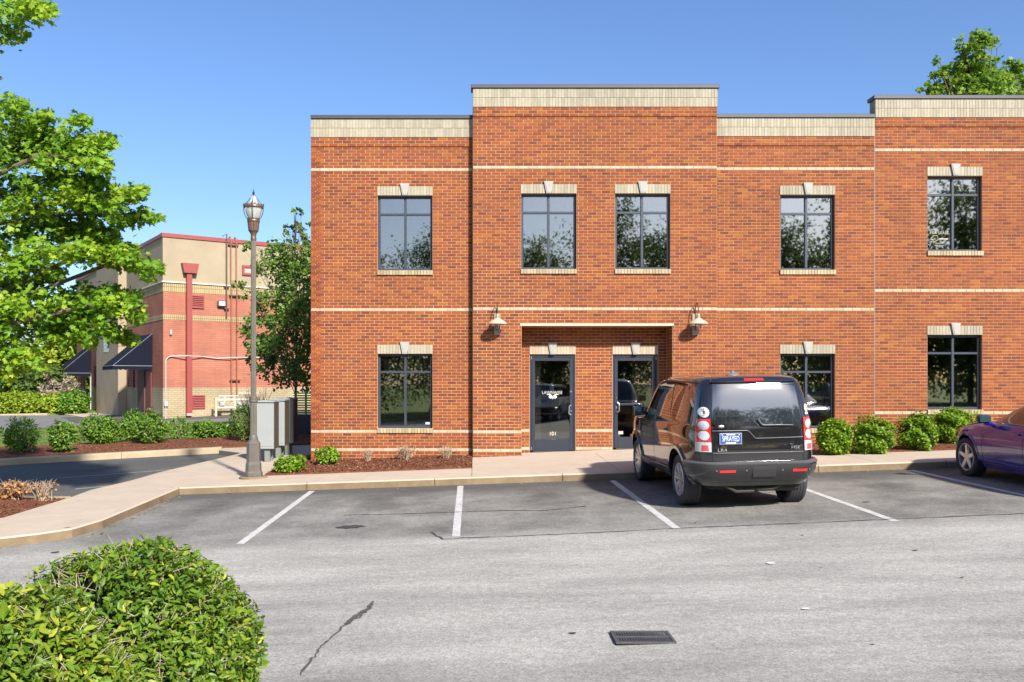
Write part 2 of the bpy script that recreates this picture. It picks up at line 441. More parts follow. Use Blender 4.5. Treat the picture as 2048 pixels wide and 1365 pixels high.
# ================================================================== GROUND
def asphalt_mat():
    m = bpy.data.materials.new("asphalt"); m.use_nodes = True
    n = m.node_tree.nodes; l = m.node_tree.links; p = n["Principled BSDF"]
    p.inputs["Roughness"].default_value = .85; p.inputs["Specular IOR Level"].default_value = .3
    tc = n.new("ShaderNodeTexCoord")
    def noise(scale, detail=5, rough=.6, vec=None):
        z = n.new("ShaderNodeTexNoise"); z.inputs["Scale"].default_value = scale; z.inputs["Detail"].default_value = detail; z.inputs["Roughness"].default_value = rough
        l.new(vec or tc.outputs["Object"], z.inputs["Vector"]); return z.outputs[0]
    def mrange(src, a, b, c, d):
        r = n.new("ShaderNodeMapRange"); r.inputs[1].default_value = a; r.inputs[2].default_value = b; r.inputs[3].default_value = c; r.inputs[4].default_value = d
        l.new(src, r.inputs[0]); return r.outputs[0]
    def math_(op, a, b=0.0):
        q = n.new("ShaderNodeMath"); q.operation = op
        for i, s in enumerate((a, b)):
            if isinstance(s, (int, float)): q.inputs[i].default_value = s
            else: l.new(s, q.inputs[i])
        return q.outputs[0]
    sp = n.new("ShaderNodeSeparateXYZ"); l.new(tc.outputs["Object"], sp.inputs[0])
    # two ages of paving: the drive lane is worn paler, the stalls are darker and blotchy
    mp = n.new("ShaderNodeMapping"); mp.inputs["Scale"].default_value = (.35, 1.3, 1); l.new(tc.outputs["Object"], mp.inputs[0])
    edge = math_('ADD', sp.outputs[1], math_('MULTIPLY', noise(.9, 4), .5))
    stall = mrange(edge, 11.0, 11.7, 0, 1)
    front = mrange(math_('ADD', sp.outputs[1], math_('MULTIPLY', noise(.6, 5), 1.8)), 15.2, 16.3, 0, 1)
    lane = mrange(noise(1.1, 8, .66, mp.outputs[0]), .32, .68, .72, 1.17)
    blot = mrange(noise(.75, 8, .72), .33, .67, .58, 1.36)
    near = mrange(math_('ADD', sp.outputs[1], math_('MULTIPLY', noise(.5, 5), 2.0)), 6.1, 7.8, .66, 1.0)
    base = math_('MULTIPLY', math_('MULTIPLY', lane, near), .34)
    base2 = math_('MULTIPLY', blot, .20)
    mix = n.new("ShaderNodeMix"); mix.data_type = 'FLOAT'; l.new(stall, mix.inputs[0]); l.new(base, mix.inputs[2]); l.new(base2, mix.inputs[3])
    mixf = n.new("ShaderNodeMix"); mixf.data_type = 'FLOAT'; l.new(math_('MULTIPLY', front, .82), mixf.inputs[0]); l.new(mix.outputs[0], mixf.inputs[2]); mixf.inputs[3].default_value = .072
    spk = mrange(noise(55, 3, .8), .36, .64, .68, 1.30)
    spk2 = mrange(noise(17, 4, .7), .35, .65, .86, 1.14)
    # oil drips towards the head of each bay
    fx = math_('SUBTRACT', math_('FRACT', math_('DIVIDE', math_('ADD', sp.outputs[0], 30.35), 2.74)), .5)
    dx = math_('MULTIPLY', fx, 2.74); dy = math_('MULTIPLY', math_('SUBTRACT', sp.outputs[1], 14.2), .42)
    rad = math_('ADD', math_('SQRT', math_('ADD', math_('MULTIPLY', dx, dx), math_('MULTIPLY', dy, dy)), 0.0), math_('MULTIPLY', noise(2.6, 6, .7), .9))
    oil = mrange(rad, .55, 1.0, .60, 1.0)
    mixf_o = math_('MULTIPLY', mixf.outputs[0], oil)
    v = math_('MULTIPLY', math_('MULTIPLY', mixf_o, spk), spk2)
    cm = n.new("ShaderNodeCombineColor"); l.new(v, cm.inputs[0]); l.new(math_('MULTIPLY', v, .972), cm.inputs[1]); l.new(math_('MULTIPLY', v, .895), cm.inputs[2])
    l.new(cm.outputs[0], p.inputs["Base Color"])
    b = n.new("ShaderNodeBump"); b.inputs["Strength"].default_value = .6; b.inputs["Distance"].default_value = .006
    l.new(noise(90, 4, .7), b.inputs["Height"]); l.new(b.outputs[0], p.inputs["Normal"])
    return m
ASPH = asphalt_mat()
ROADM = mat("road_asphalt", (.17, .165, .16), .85, spec=.3, var=.18, scale=1.6)
SEAL = mat("asphalt_seal", (.040, .040, .041), .7, var=.3, scale=25)
STAIN = mat("asphalt_stain", (.07, .068, .064), .8, var=.35, scale=20)

def ground_grid(name, xs, ys, dz, m, kind="structure"):
    mb = MB(); nx = len(xs)
    vs = [(x, y, G(x, y) + dz) for y in ys for x in xs]
    fs = [(j * nx + i, j * nx + i + 1, (j + 1) * nx + i + 1, (j + 1) * nx + i) for j in range(len(ys) - 1) for i in range(nx - 1)]
    mb.add(vs, fs)
    return obj(name, mb, m, kind=kind)
o = ground_grid("ground", [-700, -300, -120, -60, -30, 0, 20, 60, 120, 300, 700], [-700, -300, -120, -60, -25, 3, 25, 50, 90, 160, 300, 700], -.12, GRASS)
tag(o, "wide grassy ground around the car park reaching the horizon")
lot = ground_grid("parking_lot", [-45, -30, -15, 0, 10, 20, 45], [-11, -4, 3, 8, 16, 24, 50], 0.0, ASPH)
tag(lot, "worn grey asphalt car park with darker parking bays")

def sheet(name, poly, h, m, parent=None, thick=.3, kind=None, label=None, htop=None):
    mb = MB()
    mb.prism(poly, lambda x, y: G(x, y) + h - thick, (lambda x, y: G(x, y) + h) if htop is None else htop)
    return obj(name, mb, m, parent, world=True, kind=kind, label=label)
def ribbon(name, pts, wd, h, m, parent, jag=0.0, label=None, kind=None):
    mb = MB(); n = len(pts); P = [Vector((x, y)) for x, y in pts]
    ws = wd if hasattr(wd, '__len__') else [wd] * n
    L = []; Rr = []
    for i, p in enumerate(P):
        d = P[min(i + 1, n - 1)] - P[max(i - 1, 0)]; d.normalize(); q = Vector((-d.y, d.x)) * ws[i] * .5
        a = p + q * (1 + random.uniform(-jag, jag)); b = p - q * (1 + random.uniform(-jag, jag))
        L.append((a.x, a.y, G(a.x, a.y) + h)); Rr.append((b.x, b.y, G(b.x, b.y) + h))
    for i in range(n - 1): mb.quad(L[i], Rr[i], Rr[i + 1], L[i + 1])
    return obj(name, mb, m, parent, world=True, fixn=False, label=label, kind=kind)
def wander(pts, step=.12, amp=.02):
    out = []
    for a, b in zip(pts[:-1], pts[1:]):
        n = max(1, int(math.dist(a, b) / step))
        for i in range(n):
            t = i / n; out.append((a[0] + (b[0] - a[0]) * t + random.gauss(0, amp), a[1] + (b[1] - a[1]) * t + random.gauss(0, amp)))
    out.append(pts[-1]); return out

# painted stall lines
for x0, x1 in ((-2.93, -2.98), (-.26, -.24), (2.47, 2.56), (5.22, 5.33), (7.83, 8.0), (10.6, 10.75), (13.3, 13.5)):
    pts = [(x0 + (x1 - x0) * t / 20, 15.72 - (15.72 - 11.08) * t / 20) for t in range(21)]
    ribbon("painted_line", pts, .105, .004, PAINT, lot, jag=.05)
# cracks, seams and scuffs
cr = [gp(*q) for q in ((860, 1066), (885, 1079), (1010, 1074), (1180, 1067), (1348, 1058), (1560, 1049), (1775, 1040), (2048, 1028))]
ribbon("crack", wander(cr, .1, .012), .022, .006, SEAL, lot, jag=.7, label="long dark seam where the drive lane meets the bays")
ribbon("crack", wander([gp(*q) for q in ((690, 1031), (800, 1029), (1000, 1022), (1090, 1022), (1172, 1013))], .1, .012), .025, .006, SEAL, lot, jag=.7)
ribbon("crack", wander([gp(*q) for q in ((1255, 1010), (1400, 1009), (1480, 1004))], .1, .012), .018, .006, SEAL, lot, jag=.7)
ribbon("crack", wander([gp(*q) for q in ((600, 1352), (640, 1297), (690, 1252), (722, 1232))], .05, .008), .020, .006, STAIN, lot, jag=.8)
sp_ = wander([gp(*q) for q in ((690, 1250), (715, 1232), (738, 1218), (747, 1204))], .03, .004)
ribbon("scuff_mark", sp_, [.012 + .05 * math.sin(math.pi * (i + .5) / len(sp_)) for i in range(len(sp_))], .008, STAIN, lot, jag=.5, label="short dark tar scuff on the drive lane")
def splat(name, px, py, rx, ry, m, h=.007, parent=lot, n=26, jag=.25, label=None):
    cx, cy = gp(px, py); mb = MB()
    pts = []
    for i in range(n):
        t = 2 * math.pi * i / n; k = 1 + random.uniform(-jag, jag)
        x, y = cx + rx * k * math.cos(t), cy + ry * k * math.sin(t); pts.append((x, y, G(x, y) + h))
    mb.add(pts, [tuple(range(n))])
    return obj(name, mb, m, parent, world=True, label=label)
splat("patch", 700, 1055, .19, .11, SEAL, label="small dark round patch in the asphalt")
for q in ((1145, 1268, .03, .02), (110, 1106, .05, .05), (1830, 1102, .03, .02), (1732, 1005, .05, .03)):
    splat("patch", q[0], q[1], q[2], q[3], SEAL)
PAPER = mat("paper_scrap", (.75, .74, .68), .8)
for q, lab in (((1540, 1128, .055, .04), "pale paper scrap on the drive lane below the purple car"), ((1610, 1220, .03, .02), "tiny pale scrap on the asphalt right of the drain grate")):
    tag(splat("paper_scrap", *q, PAPER, h=.012, parent=None, n=7, jag=.4), lab, "litter")
# drain grate
DX, DY = gp(1285, 1277)
dr = thing("drain_grate", (DX, DY, G(DX, DY)), "black cast iron drain grate set in the drive lane", "drain grate")
IRON = mat("cast_iron", (.09, .09, .095), .6, .3, var=.25, scale=30)
PITM = mat("drain_pit", (.006, .006, .006), .95)
gw, gd = .23, .155
mb = MB(); mb.box(-gw, gw, -gd, gd, -.02, .003); obj("pit", mb, PITM, dr)
mb = MB()
for a in ((-gw, gw, -gd, -gd + .022), (-gw, gw, gd - .022, gd), (-gw, -gw + .022, -gd + .022, gd - .022), (gw - .022, gw, -gd + .022, gd - .022), (-gw + .022, gw - .022, -.008, .008)):
    mb.box(*a, .004, .016)
obj("frame", mb, IRON, dr)
for i in range(20):
    x = -gw + .034 + i * (2 * gw - .068) / 19
    for y0, y1 in ((-gd + .022, -.008), (.008, gd - .022)):
        mb = MB(); mb.box(x - .006, x + .006, y0, y1, .004, .012); obj("bar", mb, IRON, dr)

# ------------------------------------------------------------------ sidewalk, kerbs
walk_base_poly = [(-14, 11.37), (-7, 11.42), (-6.27, 11.57), (-5.92, 11.75), (-5.62, 12.02), (-5.52, 12.6), (-5.52, 16.02), (20, 16.02), (20, 17.5), (5.36, 17.5), (5.36, 19.3), (4.36, 19.3), (4.36, 19.9), (1.04, 19.9), (1.04, 19.3), (-.06, 19.3), (-.06, 17.28), (-4.15, 17.22), (-4.22, 18.5), (-4.1, 19.9), (-3.75, 21.4), (-3.7, 22.7), (4, 22.7), (4, 24.0), (-6.9, 24.0), (-6.85, 23.4), (-5.98, 22.4), (-6.0, 22), (-6.68, 18.5), (-6.98, 15.1), (-7.06, 13.05), (-7.3, 12.95), (-14, 12.9)]
walk = sheet("sidewalk", walk_base_poly, .112, MORTAR_D, kind="structure", label="pale concrete sidewalk between the car park and the brick building")
def slab(poly, gap=.006, h=.128):
    c = Vector((sum(p[0] for p in poly) / len(poly), sum(p[1] for p in poly) / len(poly)))
    q = []
    for p in poly:
        d = c - Vector(p); k = gap / max(d.length, .1); q.append((p[0] + d.x * k, p[1] + d.y * k))
    sheet("slab", q, h, CONC, walk, thick=.06)
slab([(-14, 11.37), (-10, 11.37), (-10, 12.92), (-14, 12.9)])
slab([(-10, 11.37), (-7, 11.42), (-7.3, 12.95), (-10, 12.92)])
slab([(-7, 11.42), (-6.27, 11.57), (-5.92, 11.75), (-5.62, 12.02), (-5.52, 12.6), (-5.52, 13.1), (-7.06, 13.1), (-7.3, 12.95)])
slab([(-5.52, 13.1), (-5.52, 16.02), (-7.02, 16.02), (-6.98, 15.1), (-7.06, 13.1)])
slab([(-5.52, 16.02), (-4.2, 16.02), (-4.15, 17.22), (-6.78, 17.22), (-7.02, 16.02)])
slab([(-6.78, 17.22), (-4.15, 17.22), (-4.22, 18.5), (-4.12, 19.7), (-6.46, 19.7), (-6.68, 18.5)])
slab([(-6.46, 19.7), (-4.12, 19.7), (-3.75, 21.4), (-3.7, 22.4), (-5.98, 22.4), (-6.0, 22)])
slab([(-5.98, 22.4), (-3.7, 22.4), (-3.7, 22.7), (-3.7, 24.0), (-6.9, 24.0), (-6.85, 23.4)])
slab([(-3.7, 22.7), (4, 22.7), (4, 24.0), (-3.7, 24.0)])
xs_ = [-4.2, -2.02, .46]
slab([(-4.2, 16.02), (-2.12, 16.02), (-1.95, 17.25), (-4.15, 17.22)])
slab([(-2.12, 16.02), (-.06, 16.02), (-.06, 17.28), (-1.95, 17.25)])
slab([(-.06, 16.02), (2.66, 16.02), (2.66, 17.5), (-.06, 17.5)])
slab([(2.66, 16.02), (5.36, 16.02), (5.36, 17.5), (2.66, 17.5)])
for x in (5.36, 7.35, 9.6, 11.9, 14.2, 16.5):
    slab([(x, 16.02), (x + 2.25 if x > 6 else 7.35, 16.02), (x + 2.25 if x > 6 else 7.35, 17.5), (x, 17.5)])
slab([(-.06, 17.5), (2.66, 17.5), (2.66, 19.3), (1.04, 19.3), (-.06, 19.3)])
slab([(2.66, 17.5), (5.36, 17.5), (5.36, 19.3), (2.66, 19.3)])
slab([(1.04, 19.3), (4.36, 19.3), (4.36, 19.9), (1.04, 19.9)])
def kerb_root(loc, label):
    o = thing("kerb", loc, label, None); o["kind"] = "structure"; return o
kerb = kerb_root((0, 16, G(0, 16)), "sandy concrete kerb along the front of the sidewalk")
def kerb_run(path, wd, h, m, parent, left=True, seg=3.0, round_=.02):
    """blocks along a polyline; wd grows to the left of the direction of travel"""
    d = 0
    P = [Vector(p) for p in path]; 
    cur = [P[0]]; acc = 0
    runs = []
    for a, b in zip(P[:-1], P[1:]):
        L = (b - a).length; t = 0
        while acc + (L - t) >= seg:
            t += seg - acc; q = a + (b - a) * (t / L); cur.append(q); runs.append(cur); cur = [q]; acc = 0
        acc += L - t; cur.append(b)
    if len(cur) > 1 and acc > .1: runs.append(cur)
    for r in runs:
        n = len(r); mb = MB(); A = []; B = []
        for i, p in enumerate(r):
            dd = (r[min(i + 1, n - 1)] - r[max(i - 1, 0)]).normalized(); q = Vector((-dd.y, dd.x)) * wd
            sh = dd * (.006 if i == 0 else (-.006 if i == n - 1 else 0))
            A.append(p + sh); B.append(p + q + sh)
        for i in range(n - 1):
            a, b, c, e = A[i], A[i + 1], B[i + 1], B[i]
            def z(v, hh): return (v.x, v.y, G(v.x, v.y) + hh)
            ai = a + (e - a) * (round_ / wd); bi = b + (c - b) * (round_ / wd)
            vs = [z(a, -.1), z(b, -.1), z(c, -.1), z(e, -.1), z(a, h - round_), z(b, h - round_), z(bi, h), z(ai, h), z(c, h), z(e, h)]
            mb.add(vs, [(0, 1, 5, 4), (4, 5, 6, 7), (7, 6, 8, 9), (3, 9, 8, 2), (0, 4, 7, 9, 3), (1, 2, 8, 6, 5), (0, 3, 2, 1)])
        ko = obj("kerb_stone", mb, m, parent, world=True, kind=None)
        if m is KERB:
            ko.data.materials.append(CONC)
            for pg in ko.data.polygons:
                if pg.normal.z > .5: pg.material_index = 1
kerb_run([(-5.37, 15.87), (20, 15.87)], .15, .13, KERB, kerb, seg=2.32)
kerb_run([(-14, 11.22), (-7, 11.27), (-6.2, 11.43), (-5.82, 11.65), (-5.5, 11.95), (-5.37, 12.6), (-5.37, 13.4), (-5.37, 15.87)], .15, .13, KERB, kerb, seg=2.9)
fark = kerb_root((-9, 23, G(-9, 23)), "pale curved kerb in front of the far mulch bed")
kerb_run([(-30, 19.2), (-20, 20.9), (-15, 22.0), (-12.2, 22.55), (-9.9, 23.2), (-6.9, 23.85)], .3, .16, FARKERB, fark, seg=3.5)
islk = kerb_root((-9, 15.2, G(-9, 15.2)), "short kerb behind the mulch island at the left edge")
kerb_run([(-6.99, 15.16), (-7.3, 15.25), (-10, 15.5), (-14, 15.6)], .12, .14, FARKERB, islk, seg=3.0)
# rear lot markings (faint)
for q in (((150, 979), (330, 962), (490, 941)), ((100, 958), (250, 947), (420, 934))):
    ribbon("painted_line", wander([gp(*k) for k in q], .3, .004), .09, .004, mat("lot_paint_faded", (.30, .30, .30), .8, var=.3, scale=10), lot, jag=.2)
splat("patch", 176, 941, .28, .18, SEAL)
for yy in (946, 957):
    pass

# ------------------------------------------------------------------ planting beds
def chips(name, poly, n, h, parent, size=.035, seed=0, m=MULCH, hf=None):
    g = np.random.default_rng(seed)
    P2 = np.array(poly); lo, hi = P2.min(0), P2.max(0)
    pts = []
    while len(pts) < n:
        q = g.uniform(lo, hi, (n * 2, 2))
        x, y = q[:, 0], q[:, 1]; ins = np.zeros(len(q), bool); j = len(poly) - 1
        for i in range(len(poly)):
            xi, yi = poly[i]; xj, yj = poly[j]
            c = ((yi > y) != (yj > y)) & (x < (xj - xi) * (y - yi) / (yj - yi + 1e-12) + xi)
            ins ^= c; j = i
        pts.extend(q[ins].tolist())
    pts = np.array(pts[:n])
    z = np.array([(hf(a, b) if hf else G(a, b) + h) for a, b in pts]) + g.uniform(0, .012, n)
    P = np.column_stack([pts, z]); N = np.array([0, 0, 1]) + g.normal(size=(n, 3)) * .5; U = g.normal(size=(n, 3)) * np.array([1, 1, .3])
    off = tuple(wloc(parent))
    me = leaf_mesh(name, P, N, U, g.uniform(.5, 1.6, n) * size, g.uniform(0, 1, n) ** 1.3, T_SIMPLE, m, off)
    o = bpy.data.objects.new(name, me); COL.objects.link(o); o.parent = parent; o["kind"] = "stuff"; return o
def bed(label, poly, h, n, seed, hf=None, size=.035):
    b = sheet("mulch_bed", poly, h, MULCH, thick=.3, kind="structure", label=label, htop=hf)
    chips("wood_chips", poly, n, h, b, seed=seed, hf=hf, size=size)
    return b
bed("brown mulch bed by the lamp post and along the left brick wall", [(-4.15, 17.24), (-.07, 17.3), (-.07, 19.56), (-3.67, 19.56), (-3.67, 20.3), (-4.1, 19.0), (-4.2, 18.3)], .15, 7000, 1)
bed("brown mulch bed under the row of shrubs by the right brick wall", [(5.37, 17.52), (20, 17.52), (20, 19.48), (5.37, 19.48)], .15, 7000, 2)
isl_hf = lambda x, y: G(x, y) + .118 + .30 * min(1, max(0, (-7.05 - x) / .7)) * min(1, max(0, (15.2 - y) / .25), max(0, (y - 12.96) / .3)) * math.exp(-((x + 8.9) / 1.3) ** 2 - ((y - 14.3) / .8) ** 2)
# mounded island: gridded so that it can bulge
def mound(name, label, x0, x1, y0, y1, hf, m, nx=24, ny=16, edge=None):
    mb = MB(); vs = []; 
    for j in range(ny + 1):
        for i in range(nx + 1):
            x = x0 + (x1 - x0) * i / nx; y = y0 + (y1 - y0) * j / ny
            vs.append((x, y, hf(x, y)))
    fs = [(j * (nx + 1) + i, j * (nx + 1) + i + 1, (j + 1) * (nx + 1) + i + 1, (j + 1) * (nx + 1) + i) for j in range(ny) for i in range(nx)]
    mb.add(vs, fs)
    o = obj(name, mb, m, smooth=True); tag(o, label, kind="structure"); return o
isl = mound("mulch_bed", "mounded brown mulch island with a withered plant at the left edge", -14, -7.05, 12.96, 15.2, isl_hf, MULCH)
chips("wood_chips", [(-13.9, 12.98), (-7.35, 12.98), (-7.08, 13.1), (-7.02, 15.15), (-13.9, 15.2)], 9000, 0, isl, seed=3, hf=isl_hf)
def far_hf(x, y):
    return G(x, y) + .14 + .10 * max(0, min(1, (y - 23.5) / 4))
fb = bed("long brown mulch bed under the laurel shrubs beyond the rear lot", [(-30, 19.5), (-20, 21.2), (-12.3, 22.86), (-9.98, 23.5), (-7, 24.16), (-3, 24.1), (1, 24.1), (1, 28.5), (-6, 28.5), (-7.5, 27.3), (-9.5, 26.6), (-14, 26.3), (-30, 25.0)], .15, 9000, 4, hf=far_hf, size=.05)
# lawns
lawnpoly = [(-32, 24.9), (-14, 26.2), (-9.5, 26.5), (-7.5, 27.2), (-6, 28.4), (6, 28.4), (6, 36.5), (-10, 36.8), (-17, 37), (-32, 35.5)]
lawn = sheet("lawn", lawnpoly, .15, GRASS, kind="structure", label="green lawn strip behind the laurel shrubs")
def blades(name, poly, n, parent, h0, seed, size, m=GRASS):
    g = np.random.default_rng(seed)
    o = chips(name, poly, n, h0, parent, size=size, seed=seed, m=m)
    return o
T_BLADE = (np.array([(-.06, 0, 0), (.06, 0, 0), (.03, 1, .25)], float), [(0, 1, 2)])
def grass(poly, n, parent, h, seed, size):
    g = np.random.default_rng(seed); P2 = np.array(poly); lo, hi = P2.min(0), P2.max(0); pts = []
    while len(pts) < n:
        q = g.uniform(lo, hi, (n * 2, 2)); x, y = q[:, 0], q[:, 1]; ins = np.zeros(len(q), bool); j = len(poly) - 1
        for i in range(len(poly)):
            xi, yi = poly[i]; xj, yj = poly[j]
            ins ^= ((yi > y) != (yj > y)) & (x < (xj - xi) * (y - yi) / (yj - yi + 1e-12) + xi); j = i
        pts.extend(q[ins].tolist())
    pts = np.array(pts[:n]); z = np.array([G(a, b) + h for a, b in pts])
    P = np.column_stack([pts, z]); U = np.array([0, 0, 1]) + g.normal(size=(n, 3)) * .35; N = g.normal(size=(n, 3)) + np.array([0, 0, .3])
    me = leaf_mesh("grass_blades", P, N, U, g.uniform(.6, 1.3, n) * size, g.uniform(0, 1, n), T_BLADE, GRASS, tuple(wloc(parent)))
    o = bpy.data.objects.new("grass_blades", me); COL.objects.link(o); o.parent = parent; o["kind"] = "stuff"
grass([p for p in lawnpoly], 26000, lawn, .15, 5, .09)
l2 = [(-4.18, 18.55), (-4.02, 19.3), (-3.68, 20.4), (-3.68, 21.3), (-4.05, 19.95)]
lawn2 = sheet("lawn", [(-4.2, 18.4), (-4.12, 19.0), (-3.69, 20.3), (-3.69, 21.38), (-4.08, 19.9), (-4.22, 18.8)], .17, GRASS, kind="structure", label="narrow strip of grass beside the left corner of the brick building")
grass([(-4.18, 18.45), (-4.1, 19.0), (-3.69, 20.3), (-3.69, 21.3), (-4.06, 19.9)], 1500, lawn2, .17, 6, .06)
# far road and verge beyond the neighbouring building
road = sheet("road", [(-60, 35.8), (-17, 37.1), (-10, 36.9), (8, 36.6), (8, 50), (-24, 53), (-60, 53)], .02, ROADM, kind="structure", thick=.1, label="pale asphalt drive in front of the neighbouring building")
verge_hf = lambda x, y: G(x, y) + .12
verge = sheet("verge", [(-90, 53), (-26, 53.5), (-20, 62), (30, 62), (30, 110), (-90, 110)], .16, GRASS, kind="structure", label="grass verge beyond the drive under the far hedges")
kf = kerb_root((-40, 53, G(-30, 50)), "distant kerb under the yellow green hedge")
kerb_run([(-75, 52.6), (-40, 52.8), (-26, 53.2)], .4, .2, FARKERB, kf, seg=7)

# ================================================================== BRICK OFFICE BUILDING
P_ = .0681          # course height
BW = .2032          # brick module
OB = thing("brick_office_building", (0, 19.4, .2), "two storey red brick office building with tan trim, stepped parapets and dark framed windows", "building")
JB = .0060
brick_list = []     # (x0,x1,y0,y1,z0,z1)
band_mb = MB()
sold_list = []
def emit_row(lst, x0, x1, z0, z1, y, voids, phase, band=False, pr=0.0):
    zc = (z0 + z1) / 2
    iv = [(x0, x1)]
    for a, b, c, d in voids:
        if c < zc < d:
            ni = []
            for p, q in iv:
                if b <= p or a >= q: ni.append((p, q)); continue
                if a > p: ni.append((p, a))
                if b < q: ni.append((b, q))
            iv = ni
    for p, q in iv:
        k0 = math.floor((p - phase) / BW)
        cuts = [p] + [phase + k * BW for k in range(k0, k0 + 200) if p + .045 < phase + k * BW < q - .045] + [q]
        for a, b in zip(cuts[:-1], cuts[1:]):
            if True:
                e = (a + JB * (a > p + 1e-6 or True), b - JB, y - pr, y + .045, z0 + JB, z1 - JB)
                if band: band_mb.box(*e, tint=random.random())
                else: lst.append(e)
SECT = [
    dict(x0=-3.67, x1=-.045, y=19.57, zb=.796, top=97, win=[(-2.186, -.952, 78, 53.4), (-2.186, -.952, 26, 1.53)], portal=None),
    dict(x0=-.045, x1=5.355, y=19.36, zb=.796, top=106, win=[(1.012, 2.245, 78, 53.4), (3.09, 4.323, 78, 53.4)], portal=(1.03, 4.37, 35)),
    dict(x0=5.355, x1=8.895, y=19.49, zb=.796, top=97, win=[(6.79, 8.023, 78, 53.4), (6.79, 8.023, 26, 1.53)], portal=None),
    dict(x0=8.907, x1=17.0, y=19.49, zb=1.216, top=97, win=[(10.07, 11.303, 78, 53.4), (10.07, 11.303, 26, 1.53), (14.2, 15.43, 78, 53.4), (14.2, 15.43, 26, 1.53)], portal=None),
]
wall_mb = MB(); dark_mb = MB(); side_mb = MB()
def wall_plane(mb, x0, x1, z0, z1, y, holes, depth):
    """mortar sheet with holes, plus the reveals of the holes"""
    xs = sorted({x0, x1, *[h[0] for h in holes], *[h[1] for h in holes]}); zs = sorted({z0, z1, *[h[2] for h in holes], *[h[3] for h in holes]})
    xs = [x for x in xs if x0 <= x <= x1]; zs = [z for z in zs if z0 <= z <= z1]
    for a, b in zip(xs[:-1], xs[1:]):
        for c, d in zip(zs[:-1], zs[1:]):
            mx, mz = (a + b) / 2, (c + d) / 2
            if any(h[0] < mx < h[1] and h[2] < mz < h[3] for h in holes): continue
            mb.quad((a, y, c), (b, y, c), (b, y, d), (a, y, d))
    for h in holes:
        a, b, c, d = h[:4]; e = h[4] if len(h) > 4 else depth
        mb.quad((a, y, c), (a, y + e, c), (a, y + e, d), (a, y, d)); mb.quad((b, y, c), (b, y, d), (b, y + e, d), (b, y + e, c))
        mb.quad((a, y, d), (a, y + e, d), (b, y + e, d), (b, y, d)); mb.quad((a, y, c), (b, y, c), (b, y + e, c), (a, y + e, c))
windows = []
def kz(s, k): return s['zb'] + k * P_
for si, s in enumerate(SECT):
    y = s['y']; kmin = -12
    voids = []; holes = []
    for (a, b, kh, ks) in s['win']:
        zt, zs_ = kz(s, kh), kz(s, ks)
        holes.append((a + .008, b, zs_, zt)); voids.append((a + .008, b, zs_ - .06, zt)); voids.append((a, b + .004, zt, zt + 3 * P_)); voids.append((a, b + .01, zs_ - .105, zs_))
        windows.append((si, a, b, zt, zs_, y))
    if s['portal']:
        a, b, kp = s['portal']
        holes.append((a, b, -1, kz(s, kp), .57)); voids.append((a, b, -1, kz(s, kp)))
    wall_plane(wall_mb, s['x0'], s['x1'], -.6, kz(s, s['top']), y + .0065, holes, .14)
    zc0 = kz(s, s['top'] - 3); wall_mb.box(s['x0'] + .004, s['x1'] - .004, y - .0135, y + .004, zc0 + .002, kz(s, s['top']) - .002)
    bands = [0, 40, 86] + ([-6] if True else [])
    for k in range(kmin, s['top']):
        z0 = kz(s, k)
        pr = .02 if k >= s['top'] - 3 else 0.0
        ph = s['x0'] + (k % 2) * BW / 2
        if k in bands: emit_row(None, s['x0'], s['x1'], z0, z0 + P_, y - .003, voids, ph, band=True)
        else: emit_row(brick_list, s['x0'], s['x1'], z0, z0 + P_, y - pr, voids, ph)
    # jamb bricks in the window reveals
    for (a, b, kh, ks) in s['win']:
        for k in range(int(math.ceil(ks)), kh):
            z0 = kz(s, k)
            brick_list.append((a - .02, a + .0105, y + .045, y + .10 + (k % 2) * .03, z0 + JB, z0 + P_ - JB))
            brick_list.append((b - .0025, b + .03, y + .045, y + .10 + (k % 2) * .03, z0 + JB, z0 + P_ - JB))
# portal: back wall, jambs
S1 = SECT[1]; YB = 19.93; pa, pb, pk = S1['portal']; zport = kz(S1, pk)
doors = [(1.243, 2.292), (3.13, 4.17)]
dh = [(a + .004, b - .004, -.5, kz(S1, 26), .1) for a, b in doors]
dv = [(a, b, -1, kz(S1, 29)) for a, b in doors]
wall_plane(wall_mb, pa - .2, pb + .2, -.4, zport + .2, YB + .0065, dh, .1)
for k in range(-12, pk):
    z0 = kz(S1, k); ph = pa + (k % 2) * BW / 2
    if k in (0, -6): emit_row(None, pa + .01, pb - .01, z0, z0 + P_, YB - .003, dv, ph, band=True)
    else: emit_row(brick_list, pa + .01, pb - .01, z0, z0 + P_, YB, dv, ph)
    for xx in (pa, pb):
        yy = S1['y'] + .047
        first = BW / 2 if k % 2 else BW
        while yy < YB - .02:
            y2 = min(yy + first, YB - .004); first = BW
            e = (xx - .02, xx + .006, yy + JB, y2 - JB, z0 + JB, z0 + P_ - JB) if xx == pa else (xx - .006, xx + .02, yy + JB, y2 - JB, z0 + JB, z0 + P_ - JB)
            if k in (0, -6): band_mb.box(*e, tint=random.random())
            else: brick_list.append(e)
            yy = y2
# returns of the projecting block
for k in range(-12, 106):
    z0 = kz(S1, k); yy = S1['y'] + .047
    for xx, sg in ((-.045, -1), (5.355, 1)):
        e = (min(xx, xx + sg * .006), max(xx, xx + sg * .006), yy, yy + (.15 if k < 97 else .24), z0 + JB, z0 + P_ - JB)
        brick_list.append(e)
brick_list = [e for e in brick_list if e[5] > G((e[0] + e[1]) / 2, 19.5) + .05]
obj("wall", wall_mb, MORTAR, OB, world=True, fixn=False, label="cream mortared face wall behind the bricks")
obj("band_course", band_mb, BAND, OB, world=True, kind="stuff", label="pale stone coloured brick band courses")
